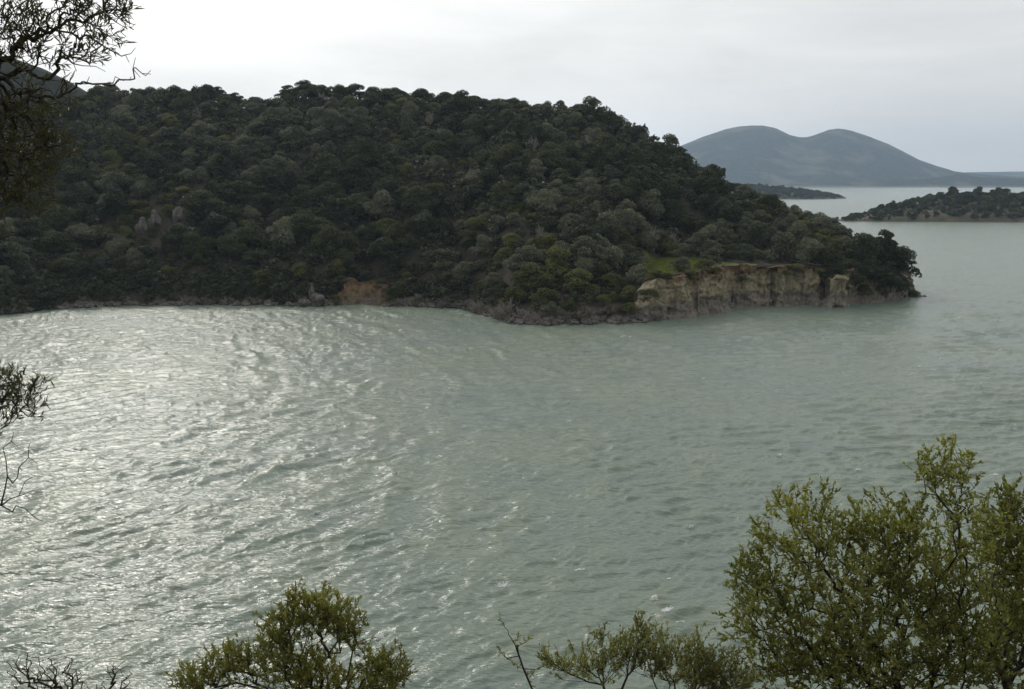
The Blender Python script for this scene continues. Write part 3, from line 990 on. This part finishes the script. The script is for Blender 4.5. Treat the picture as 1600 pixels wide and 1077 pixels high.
V = np.stack([(PX - 800) / F * YY, YY, pnt_z(PX, YY)[0]], -1).reshape(-1, 3)
islow = []
for i in range(620):
    px = random.uniform(1318, 1680)
    v = random.uniform(.06, 1.3)
    _, a0, a1 = isl_z(np.array(px), np.array(650.0))
    Y = float(a0 + (a1 - a0) * v)
    islow.append((((px - 800) / F * Y, Y, max(float(isl_z(np.array(px), np.array(Y))[0]), .1) - .5), random.uniform(.5, 1.0) * float(np.interp(px, [1318, 1420], [.5, 1])), random.uniform(0, 6), random.randrange(6)))
for i in range(420):
    px = random.uniform(1085, 1312)
    a0 = float(pnt_z(np.array(px), np.array(1500.0))[1])
    Y = a0 + random.uniform(1, 70)
    islow.append((((px - 800) / F * Y, Y, float(pnt_z(np.array(px), np.array(Y))[0]) - .6), random.uniform(.8, 1.5) * float(np.interp(px, [1280, 1315], [1, .4])), random.uniform(0, 6), random.randrange(6)))
VL, FL = scatter(islow, LOWER)
link("shore_scrub", make_mesh("shore_scrub", VL, FL, [M_MAQUIS]), kind='stuff', label='low scrub between the bushes of the far island and point', category='scrub')
link("far_point", make_mesh("far_point", V, grid_faces(50, 90), [M_ISLE], smooth=True), kind='structure')
for i in range(190):
    px = random.uniform(1100, 1313)
    Ys = float(pnt_z(np.array(px), np.array(1500.0))[1])
    Y = Ys + random.uniform(3, 66)
    s = random.uniform(1.0, 1.75) * float(np.interp(px, [1200, 1290, 1315], [1, .75, .4]))
    z = float(pnt_z(np.array(px), np.array(Y))[0])
    place_tree('point_tree', OAK[i % 6], ((px - 800) / F * Y, Y, z - .3), s, random.uniform(0, 6), 'tiny dark tree on the distant low wooded point', 'tree', 'trees on the distant wooded point', squash=.85)

# ------------------------------------------------------------------ water
ROWS = [16.0]
while ROWS[-1] < 520:
    ROWS.append(ROWS[-1] + max(.18, ROWS[-1] ** 2 / (25 * 995) * .95))
while ROWS[-1] < 7900:
    ROWS.append(ROWS[-1] * 1.06)
ROWS = np.array(ROWS)
ca = np.concatenate([-np.geomspace(4, .65, 14)[:-1], np.arange(-.65, .76, 1.5 / 995), np.geomspace(.77, 4, 14)[1:]])
A, Yw = np.meshgrid(ca, ROWS)
Xw = np.clip(A * Yw, -9200, 9200)


def wave(x, y):
    """wind sea in a sheltered bay: curved swell bending into the cove plus shorter crossing chop; returns height and a crest measure"""
    wx, wy = fbm(x / 8, y / 10, seed=71, octv=4, gain=.6), fbm(x / 7, y / 7, seed=81, octv=4, gain=.6)
    grp = .42 + .75 * vnoise(x / 9, y / 14, seed=91) + .55 * vnoise(x / 3.6, y / 6, seed=92)
    grp = np.clip(grp, .04, 1.3)
    rho = np.hypot(x + 137, y - 106)
    rot = np.clip((x + 10) / 60, 0, 1)               # the open reach on the right runs more across the view
    h = 0
    crest = 0
    for lam, am, ph, wo in ((6.2, .080, .3, 1.5), (4.1, .046, 1.9, 1.4)):
        p = 2 * math.pi * (rho + wx * wo * 1.3) / lam + ph
        s = 1 - 2 * np.abs(np.sin(p / 2)) ** 1.25      # peaked crests
        g = grp if lam > 5 else np.clip(.5 + .9 * vnoise(x / 5, y / 8, seed=95) + .5 * vnoise(x / 2.4, y / 3, seed=96), .04, 1.4)
        h = h + am * g * s * (1 - .45 * rot)
        crest = crest + (am * 6) * g * np.maximum(s, 0) * (1 - .5 * rot)
    for lam, am, dx, dy, ph, wo, wl in ((3.2, .052, -.77, .64, .7, .8, 1), (2.3, .040, -.55, .83, 2.1, .8, 1), (3.0, .046, .12, -.99, .2, .9, 0), (1.9, .031, -.15, .99, 3.2, .8, 0), (1.35, .025, -.66, .75, 1.2, .8, 1), (.95, .019, -.35, .94, 4.0, .6, .5), (.65, .013, -.8, .6, 1.0, .4, .5)):
        u = fbm(x / (lam * 3.2) + 7 * lam, y / (lam * 3.2), seed=int(lam * 50), octv=3, gain=.55)
        p = 2 * math.pi * (x * dx + y * dy + wy * wo * .7) / lam + ph + 2.2 * u
        g = np.clip(.55 + .9 * vnoise(x / (lam * 2.4), y / (lam * 2.4), seed=int(lam * 100)), 0.03, 1.4)
        s = 1 - 2 * np.abs(np.sin(p / 2)) ** 1.2
        h = h + (1.75 if lam > 1.2 else 1.7) * am * g * s * ((1 - .55 * rot) if wl == 1 else (.5 + 1.2 * rot) if wl == 0 else 1)
    h = h + fbm(x / .9, y / .9, seed=99, octv=3, gain=.6) * .022
    return h, crest


m = ROWS < 560
h, cr = wave(Xw[m], Yw[m])
att = np.clip((560 - Yw[m]) / 250, 0, 1)
calm = 1.0 - .0 * att
Zw = np.zeros_like(Xw)
CR = np.zeros_like(Xw)
Zw[m] = h * att
CR[m] = cr * att
me = make_mesh("water", np.stack([Xw, Yw, Zw], -1).reshape(-1, 3), grid_faces(len(ROWS), len(ca)), smooth=True)
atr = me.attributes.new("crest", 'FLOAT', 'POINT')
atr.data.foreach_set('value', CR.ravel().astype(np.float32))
atr = me.attributes.new("open_reach", 'FLOAT', 'POINT')      # beyond the meshed waves the relief is bump only
atr.data.foreach_set('value', (.16 + .6 * np.clip((Yw - 180) / 220, 0, 1)).ravel().astype(np.float32))

mw, t, p, out = new_mat("lake_water")
geo = N(t, 'ShaderNodeNewGeometry')
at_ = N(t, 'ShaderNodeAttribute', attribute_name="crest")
n1 = N(t, 'ShaderNodeTexNoise', Scale=.05, Detail=5, Roughness=.6, Distortion=.6)
L(t, geo.outputs['Position'], n1.inputs[0])
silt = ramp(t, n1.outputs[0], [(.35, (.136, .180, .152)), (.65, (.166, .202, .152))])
c = mixc(t, mth(t, 'MINIMUM', mth(t, 'MULTIPLY', at_.outputs['Fac'], .5), .75), silt, (.235, .255, .165))  # thin crests tinted brighter: light passing through and churned silt put into the colour
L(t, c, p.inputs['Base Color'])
p.inputs['Roughness'].default_value = .23
p.inputs['IOR'].default_value = 1.33
mpw = N(t, 'ShaderNodeMapping')
mpw.inputs['Rotation'].default_value = (0, 0, R(-32))
mpw.inputs['Scale'].default_value = (.55, 1.5, 1)
L(t, geo.outputs['Position'], mpw.inputs[0])
reach = N(t, 'ShaderNodeAttribute', attribute_name="open_reach").outputs['Fac']
r1a = N(t, 'ShaderNodeTexNoise', Scale=2.4, Detail=3, Roughness=.6, Distortion=.5)
L(t, mpw.outputs[0], r1a.inputs[0])
r1b = N(t, 'ShaderNodeTexNoise', Scale=.75, Detail=3, Roughness=.6, Distortion=.5)
L(t, mpw.outputs[0], r1b.inputs[0])
r2 = N(t, 'ShaderNodeTexNoise', Scale=.16, Detail=7, Roughness=.65, Distortion=.4)
mp2 = N(t, 'ShaderNodeMapping')
mp2.inputs['Scale'].default_value = (.5, 1.6, 1)
L(t, geo.outputs['Position'], mp2.inputs[0])
L(t, mp2.outputs[0], r2.inputs[0])
b1 = N(t, 'ShaderNodeBump', Strength=.7, Distance=.13)
L(t, r1a.outputs[0], b1.inputs['Height'])
b3 = N(t, 'ShaderNodeBump', Strength=.7, Distance=.30)
L(t, r1b.outputs[0], b3.inputs['Height'])
L(t, b1.outputs[0], b3.inputs['Normal'])
b2 = N(t, 'ShaderNodeBump', Distance=.5)
L(t, reach, b2.inputs['Strength'])
L(t, r2.outputs[0], b2.inputs['Height'])
L(t, b3.outputs[0], b2.inputs['Normal'])
L(t, b2.outputs[0], p.inputs['Normal'])
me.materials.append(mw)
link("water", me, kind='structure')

# foam of breaking crests
M_FOAM = noise_mat("foam", [(.35, (.62, .65, .63)), (.6, (.84, .86, .85))], 3, bump=.4, rough=.7)
FOAM = [(785, 912, .55, .75), (905, 890, .5, .5), (1042, 951, .75, .55), (1022, 935, .6, .35), (1062, 968, .3, .3), (890, 658, .55, .35), (1100, 591, .8, .4), (592, 995, .6, .35),
        (972, 526, 1.1, .5), (1437, 572, 1.2, .4), (1424, 584, .7, .35), (1530, 602, .9, .35), (1498, 495, 1.1, .5), (1288, 527, .8, .35), (1585, 668, 1.0, .5),
        (1218, 711, .5, .3), (1340, 733, .45, .3), (1556, 742, .6, .35), (1450, 471, 1.2, .6), (1436, 467, 1.6, .5), (730, 956, .35, .25), (1045, 905, .3, .2), (975, 620, .5, .25), (1470, 560, .6, .25),
        (985, 470 + 56, .6, .3), (495, 800, .45, .25), (620, 740, .4, .2), (1080, 822, .4, .25)]
rng = np.random.default_rng(5)
Cs, Ns, Ss = [], [], []
for px, py, w, l in FOAM:
    c0 = on_plane(px, py)
    n = int(260 + 300 * w)
    u = rng.normal(size=(n, 2)) * np.array([w, l]) * np.array([.30, .22])
    a = R(60)
    q = np.stack([u[:, 0] * math.cos(a) - u[:, 1] * math.sin(a), u[:, 0] * math.sin(a) + u[:, 1] * math.cos(a)], 1) + c0[:2]
    Cs.append(q)
Cs = np.concatenate(Cs)
hz = wave(Cs[:, 0], Cs[:, 1])[0] * np.clip((560 - Cs[:, 1]) / 250, 0, 1)
C3 = np.column_stack([Cs, hz + .03])
V, Fc = cards(C3, rng.normal(size=(len(C3), 3)) * .3 + np.array([0, 0, 1.0]), rng.uniform(.015, .055, len(C3)), rng, .8)
link("foam", make_mesh("foam", V, Fc, [M_FOAM]), kind='stuff', label='small white foam patches on breaking wave crests', category='foam')

# ------------------------------------------------------------------ slope under the viewpoint
gx = np.linspace(-60, 60, 70)
gy = np.linspace(-40, 44, 90)
GX, GY = np.meshgrid(gx, gy)


def bank_z(x, y):
    return np.where(y > 0, 23.4 - .6 * y, 23.4 - .25 * y) + fbm(x / 6, y / 6, seed=13) * .35 - np.clip(np.abs(x) - 45, 0, 99) * .0


link("hillside", make_mesh("hillside", np.stack([GX, GY, np.maximum(bank_z(GX, GY), -1.4)], -1).reshape(-1, 3), grid_faces(90, 70), [M_SOIL], smooth=True), kind='structure')

# ------------------------------------------------------------------ foreground trees and shrubs


def grow(root, tips, bf=.35, step=.3, seed=0):
    """joins every tip to the growing skeleton by the cheapest path back to the root"""
    rng = np.random.default_rng(seed)
    P = [np.array(r, float) for r in root]
    par = [-1] + list(range(len(root) - 1))
    ln = [0.0]
    for i in range(1, len(P)):
        ln.append(ln[-1] + np.linalg.norm(P[i] - P[i - 1]))
    tips = np.asarray(tips)
    order = np.argsort(np.linalg.norm(tips - P[-1], axis=1))
    cap = len(P) + len(tips) * 12
    A = np.zeros((cap, 3))
    A[:len(P)] = P
    LN = np.zeros(cap)
    LN[:len(P)] = ln
    n = len(P)
    ends = []
    n0 = max(len(root) - 2, 0)
    for ti in order:
        tp = tips[ti]
        d = np.linalg.norm(A[n0:n] - tp, axis=1)
        j = n0 + int(np.argmin(d + bf * LN[n0:n]))
        dist = np.linalg.norm(A[j] - tp)
        k = max(1, min(10, int(dist / step)))
        a, prev = A[j].copy(), j
        sag = rng.normal(size=3) * .10 * dist
        for q in range(1, k + 1):
            f = q / k
            A[n] = a + (tp - a) * f + sag * math.sin(f * math.pi) + (rng.normal(size=3) * .02 * dist if q < k else 0)
            LN[n] = LN[prev] + np.linalg.norm(A[n] - A[prev])
            par.append(prev)
            prev = n
            n += 1
        ends.append(prev)
    return A[:n], np.array(par), ends, list(order)


def lens_leaf(C, D, Nn, ln, wd):
    """folded lance-shaped leaves: base at C along D, one face each side of the midrib"""
    D = D / np.linalg.norm(D, axis=1, keepdims=True)
    S = np.cross(D, Nn)
    S /= np.linalg.norm(S, axis=1, keepdims=True) + 1e-9
    U = np.cross(S, D)
    ln, wd = ln[:, None], wd[:, None]
    m1, m2 = C + D * ln * .33, C + D * ln * .7 - U * ln * .03
    P = np.stack([C, m1 + S * wd + U * wd * .45, m2 + S * wd * .75 + U * wd * .3, C + D * ln - U * ln * .08, m2 - S * wd * .75 + U * wd * .3, m1 - S * wd + U * wd * .45], 1)
    o = np.arange(len(C))[:, None] * 6
    return P.reshape(-1, 3), np.zeros((0, 3), int), (o[:, None] + np.array([[0, 3, 2, 1], [0, 5, 4, 3]])[None]).reshape(-1, 4)


def lobe_tips(lobes, depth, dj, n, seed):
    """twig ends filling an uneven crown; each lobe is an ellipsoid at its own distance"""
    rng = np.random.default_rng(seed)
    w = np.array([l[2] * l[3] for l in lobes], float)
    out = []
    for i in rng.choice(len(lobes), n, p=w / w.sum()):
        l = lobes[i]
        v = rng.normal(size=3)
        v *= rng.random() ** (1 / 2.4) / np.linalg.norm(v)
        dd = depth + (l[4] if len(l) > 4 else 0)
        out.append(at(l[0] + v[0] * l[2], l[1] + v[1] * l[3], dd + v[2] * (l[2] + l[3]) / 2 / F * depth * dj))
    return np.array(out)


def plant(name, label, cat, root_pts, tips, leaf_mat, bark, n_leafy=None, leaves=14, leaf=(.05, .012), r0=.0028, bf=.35, twig=.16, seed=0, split=70, bare=0.0, droop=0.0, step=.3, updir=.35):
    base = np.array(root_pts[0], float)
    A, par, ends, tid = grow(root_pts, tips, bf, step, seed)
    leafy = {e_ for e_, k_ in zip(ends, tid) if n_leafy is None or k_ < n_leafy}
    rng = np.random.default_rng(seed + 1)
    n = len(A)
    A = A - base
    cnt = np.zeros(n)
    for e_ in ends:
        cnt[e_] += 1
    for i in range(n - 1, 0, -1):
        cnt[par[i]] += cnt[i]
    rad = r0 * np.maximum(cnt, 1) ** .42
    rootobj = bpy.data.objects.new(name, None)
    rootobj.empty_display_size = .2
    COL.objects.link(rootobj)
    rootobj.location = base
    rootobj['label'], rootobj['category'] = label, cat
    owner = np.full(n, -1)
    nb = 0
    for i in range(1, n):
        pq = par[i]
        if owner[pq] >= 0:
            owner[i] = owner[pq]
        elif cnt[i] < split and cnt[i] > 0:
            owner[i] = nb
            nb += 1
    geo_ = {}
    for i in range(1, n):
        q = par[i]
        sides = 3 if rad[i] < .008 else (5 if rad[i] < .02 else 8)
        rq = min(rad[q], rad[i] * 1.5)
        geo_.setdefault(owner[i], []).append(tube([A[q], A[i]], [rq, rad[i]], sides))
    V, Fc = merge(geo_.pop(-1))
    trunk = link("trunk", make_mesh("trunk", V, Fc, [bark], smooth=True), rootobj)
    ends = np.array(ends)
    for b_ in range(nb):
        V, Fc = merge(geo_[b_])
        if leaves and rng.random() >= bare:
            e2 = np.array([q_ for q_ in ends[owner[ends] == b_] if q_ in leafy], int)
        else:
            e2 = ends[:0]
        Cl, Dl = [], []
        tw = []
        for ei in e2:
            pd = A[ei] - A[par[ei]]
            pd /= np.linalg.norm(pd) + 1e-9
            for _ in range(2):
                d = pd + rng.normal(size=3) * .55 + np.array([0, 0, updir])
                d /= np.linalg.norm(d)
                l_ = twig * rng.uniform(.6, 1.2)
                tw.append(tube([A[ei], A[ei] + d * l_], [r0 * .8, r0 * .45], 3))
                m_ = max(1, leaves // 2)
                f = rng.uniform(.05, 1, m_)
                Cl.append(A[ei] + d * l_ * f[:, None])
                side = rng.normal(size=(m_, 3))
                Dl.append(d * .9 + side * .55 + np.array([0, 0, .15 - droop]))
        if tw:
            V, Fc = merge([(V, Fc)] + tw)
        bo = link("branch", make_mesh("branch", V, Fc, [bark], smooth=True), rootobj)
        if Cl:
            Cl, Dl = np.concatenate(Cl), np.concatenate(Dl)
            k = len(Cl)
            nn = rng.normal(size=(k, 3)) * .6 + np.array([0, 0, 1.0])
            ln = leaf[0] * rng.uniform(.5, 1.3, k)
            V, T3, Q4 = lens_leaf(Cl, Dl, nn, ln, leaf[1] * rng.uniform(.75, 1.2, k))
            link("foliage", make_mesh("foliage", V, [T3, Q4], [leaf_mat], smooth=False), bo, kind='stuff')
    return rootobj


def ground_pt(px, depth):
    x = (px - 800) / F * depth * 1.06
    return np.array([x, depth, float(bank_z(np.array(x), np.array(depth))) - .1])


M_LEAF_R = foliage_mat("mastic_leaves", (0.112, 0.128, 0.034), (0.335, 0.34, 0.112), rough=.42, spec=.45, trans=.48, nscale=1.5, obj_rand=.2)
M_LEAF_B = foliage_mat("bright_leaves", (0.12, 0.13, 0.026), (0.31, 0.30, 0.085), rough=.45, spec=.4, trans=.35, nscale=2, obj_rand=.2)
M_LEAF_S = foliage_mat("grey_leaves", (0.13, 0.14, 0.050), (0.32, 0.32, 0.125), rough=.45, spec=.4, trans=.42, nscale=2, obj_rand=.2)
M_LEAF_D = foliage_mat("dark_leaves", (0.050, 0.052, 0.024), (0.10, 0.10, 0.045), rough=.5, spec=.3, trans=.25, nscale=2, obj_rand=.2)
M_TWIG = noise_mat("dark_bark", [(0.3, (0.028, 0.023, 0.019)), (0.7, (0.075, 0.065, 0.055))], 14, bump=.3)

RB = [(1478, 745, 50, 50, 0), (1262, 828, 82, 66, 0), (1372, 838, 75, 70, .3), (1188, 905, 42, 55, 0), (1205, 985, 70, 78, -.2), (1325, 950, 115, 110, 0), (1465, 880, 105, 105, .2),
      (1420, 1040, 170, 70, -.3), (1290, 1050, 110, 50, -.3), (1500, 980, 90, 90, 0)]
g = ground_pt(1420, 10.0)
plant('evergreen_shrub', 'largest foreground bush, glossy green with a leafy spire, filling the lower right', 'bush',
      [g, g + np.array([.1, 0, .7]), g + np.array([.0, .05, 1.2])], lobe_tips(RB, 10.0, 1.0, 1900, 1), M_LEAF_R, M_TWIG, leaves=27, leaf=(.048, .0105), r0=.0022, seed=3, split=60, bf=.3)
RB2 = [(1575, 830, 48, 70, 0), (1610, 900, 70, 110, 0), (1590, 1020, 70, 80, 0), (1660, 850, 60, 100, 0)]
g = ground_pt(1640, 9.0)
plant('evergreen_shrub', 'darker bush cut by the right edge beside the spired bush', 'bush',
      [g, g + np.array([0, 0, .8]), g + np.array([-.05, .05, 1.3])], lobe_tips(RB2, 9.0, 1.0, 700, 2), M_LEAF_R, M_TWIG, leaves=30, leaf=(.045, .0102), r0=.0022, seed=5, split=60, bf=.3)
CB = [(490, 965, 62, 40, 0), (545, 985, 28, 45, 0), (430, 1000, 36, 40, 0), (365, 1045, 48, 36, 0), (305, 1068, 36, 24, 0), (470, 1055, 90, 40, 0), (470, 937, 26, 16, 0), (598, 1050, 44, 34, -.3), (560, 1085, 60, 30, 0)]
g = ground_pt(480, 11.0)
plant('evergreen_shrub', 'bright olive-green bush with fine leaves at the bottom left of centre', 'bush',
      [g, g + np.array([0, 0, .8]), g + np.array([.1, 0, 1.3])], lobe_tips(CB, 11.0, 1.0, 900, 3), M_LEAF_B, M_TWIG, leaves=28, leaf=(.050, .0075), r0=.0022, seed=7, split=45, bf=.3, updir=.8, twig=.14)
SB = [(925, 1048, 62, 32, 0), (1000, 1022, 60, 32, 0), (1050, 1042, 60, 36, 0), (1110, 1055, 55, 34, 0), (868, 1040, 26, 12, 0), (940, 1000, 10, 18, 0), (1003, 988, 12, 14, 0), (1130, 1075, 60, 25, 0), (1085, 1010, 14, 14, 0)]
g = ground_pt(1020, 9.5)
plant('sparse_shrub', 'thin grey-green bush with open twigs at the bottom between two denser bushes', 'bush',
      [g, g + np.array([0, 0, .25]), g + np.array([.02, 0, .5])], lobe_tips(SB, 9.5, .8, 430, 4), M_LEAF_S, M_TWIG, leaves=22, leaf=(.044, .0078), r0=.002, seed=9, split=30, bf=.75, updir=.9, twig=.19)
g = ground_pt(850, 9.0)
st = [at(835, 1085, 9.0), at(818, 1045, 9.0), at(806, 1010, 9.0), at(793, 987, 9.0), at(781, 965, 9.0)]
tp = []
for pa in (((835, 1085), (818, 1045), (806, 1010), (793, 987), (781, 965)), ((815, 1045), (800, 1035), (788, 1024), (777, 1013)), ((806, 1010), (818, 1005), (828, 998)), ((804, 1008), (810, 990)), ((822, 1056), (838, 1046), (850, 1040))):
    for (x0, y0), (x1, y1) in zip(pa[:-1], pa[1:]):
        for f in np.linspace(.15, 1, 5):
            tp.append(at(x0 + (x1 - x0) * f + random.uniform(-1.5, 1.5), y0 + (y1 - y0) * f, 9.0 + random.uniform(-.02, .02)))
tp = np.array(tp)
plant('leggy_shoot', 'single spindly shoot with tiny leaves rising left of the thin bush', 'shoot',
      [g, (g + st[0]) / 2 + np.array([.03, 0, 0]), st[0], st[1], st[2]], tp, M_LEAF_S, M_TWIG, leaves=6, leaf=(.030, .0065), seed=11, split=5, bf=.1, twig=.035, r0=.0018, updir=.3)

BARE = [(40, 1045, 42, 30, 0), (100, 1050, 36, 30, 0), (185, 1055, 26, 30, 0), (60, 1075, 70, 25, 0), (150, 1080, 50, 18, 0)]
g = ground_pt(90, 8.5)
plant('bare_bush', 'leafless dark twiggy bush in the bottom left corner', 'bush',
      [g, g + np.array([0, 0, .6]), g + np.array([0, 0, 1.2])], lobe_tips(BARE, 8.5, .8, 420, 5), None, M_TWIG, leaves=0, seed=13, split=22, bf=.15, r0=.0023, step=.1)

# narrow-leaved trees reaching in from the left
ULD = [(30, 30, 48, 40, 0), (-40, 60, 70, 70, 0), (60, 55, 28, 36, 0), (20, 95, 50, 30, 0), (160, 40, 34, 40, 0), (128, 78, 40, 30, 0), (110, 30, 30, 40, 0), (95, 95, 34, 24, 0), (180, 15, 22, 22, 0), (130, 0, 40, 20, 0),
       (-20, 180, 80, 60, 0), (45, 160, 40, 34, 0), (-10, 260, 90, 70, 0), (60, 215, 44, 40, 0), (90, 235, 30, 26, 0), (30, 300, 60, 34, 0), (-70, 130, 60, 120, 0), (80, 150, 40, 16, 0)]
g = ground_pt(-560, 6.0)
k0 = [g, g + np.array([.15, 0, 1.2]), g + np.array([.35, .05, 2.4]), at(-210, 250, 6.0), at(-110, 165, 6.0), at(-20, 128, 6.0)]
tips = lobe_tips(ULD, 6.0, 1.0, 720, 6)
tw = [(60, 122), (100, 119), (130, 128), (160, 132), (185, 125), (205, 120), (222, 115), (236, 110), (120, 112), (150, 104), (175, 92), (196, 86), (212, 75), (205, 84), (190, 88), (165, 112), (180, 120), (208, 108), (196, 60),
      (202, 98), (170, 95), (140, 120), (212, 90), (186, 70), (200, 45), (205, 30), (212, 106), (178, 134), (120, 135), (95, 140), (110, 150), (70, 150)]
nl = len(tips)
tw += [(60 + (236 - 60) * f, 121 + 14 * math.sin(f * 2.6) - 12 * f * f) for f in np.linspace(0, 1, 22)] + [(20 + 14 * f, 135 + 190 * f) for f in np.linspace(0, 1, 16)] + [(40 + 85 * f, 185 + 22 * f) for f in np.linspace(0, 1, 12)]
tips = np.concatenate([tips, np.array([at(x, y, 6.0 + random.uniform(-.1, .1)) for x, y in tw]), lobe_tips(ULD, 6.0, 1.0, 700, 66)])
plant('narrow_leaved_tree', 'dark narrow-leaved tree overhanging the top left corner', 'tree', k0, tips, M_LEAF_D, M_TWIG, n_leafy=nl, leaves=8, leaf=(.062, .0050), seed=17, split=40, bf=.12, r0=.0018, twig=.10, updir=.4)
LL = [(20, 615, 34, 30, 0), (55, 605, 18, 18, 0), (40, 640, 30, 22, 0), (-20, 640, 50, 50, 0), (5, 590, 14, 12, 0)]
tips = np.concatenate([lobe_tips(LL, 6.5, .8, 115, 7)])
g = ground_pt(-420, 6.5)
k0 = [g, g + np.array([.2, 0, .9]), at(-260, 760, 6.5), at(-120, 690, 6.5)]
plant('narrow_leaved_sapling', 'leafy sprig of a low narrow-leaved tree at the left edge over the water', 'sapling', k0, tips, M_LEAF_D, M_TWIG, leaves=10, leaf=(.056, .0048), seed=19, split=18, bf=.12, r0=.0018, twig=.09, updir=.7)
tb = np.array([at(x, y, 6.2) for x, y in ((45, 715), (52, 745), (40, 752), (55, 765), (30, 730), (20, 755), (38, 772), (25, 790), (50, 805), (68, 815), (40, 795), (15, 780), (10, 720), (28, 745), (8, 765), (60, 812), (35, 735), (5, 700), (18, 690), (45, 700), (60, 725), (30, 700), (22, 675), (48, 690), (62, 700), (36, 760), (12, 745), (46, 780), (60, 800), (30, 775), (2, 790), (20, 800))])
g = ground_pt(-440, 6.2)
plant('dead_branch_shrub', 'bare twigs at the left edge just below the leafy sprig', 'shrub', [g, g + np.array([.2, 0, .7]), at(-250, 830, 6.2), at(-90, 770, 6.2)], tb, None, M_TWIG, leaves=0, seed=23, split=6, bf=.06, r0=.0016, step=.08)

# ------------------------------------------------------------------ haze
hx = np.array([[x, y, z] for z in (-3.0, 420.0) for y in (-60.0, 8600.0) for x in (-9600.0, 9600.0)])
hf = [[0, 2, 3, 1], [4, 5, 7, 6], [0, 1, 5, 4], [2, 6, 7, 3], [0, 4, 6, 2], [1, 3, 7, 5]]
mh = bpy.data.materials.new("haze_air")
mh.use_nodes = True
t = mh.node_tree
t.nodes.clear()
out = N(t, 'ShaderNodeOutputMaterial')
pv = N(t, 'ShaderNodeVolumePrincipled', Density=HAZE_DENSITY, Anisotropy=.45)
pv.inputs['Color'].default_value = (.60, .78, 1.0, 1)
L(t, pv.outputs[0], out.inputs['Volume'])
link("haze", make_mesh("haze", hx, np.array(hf), [mh]), kind='stuff')
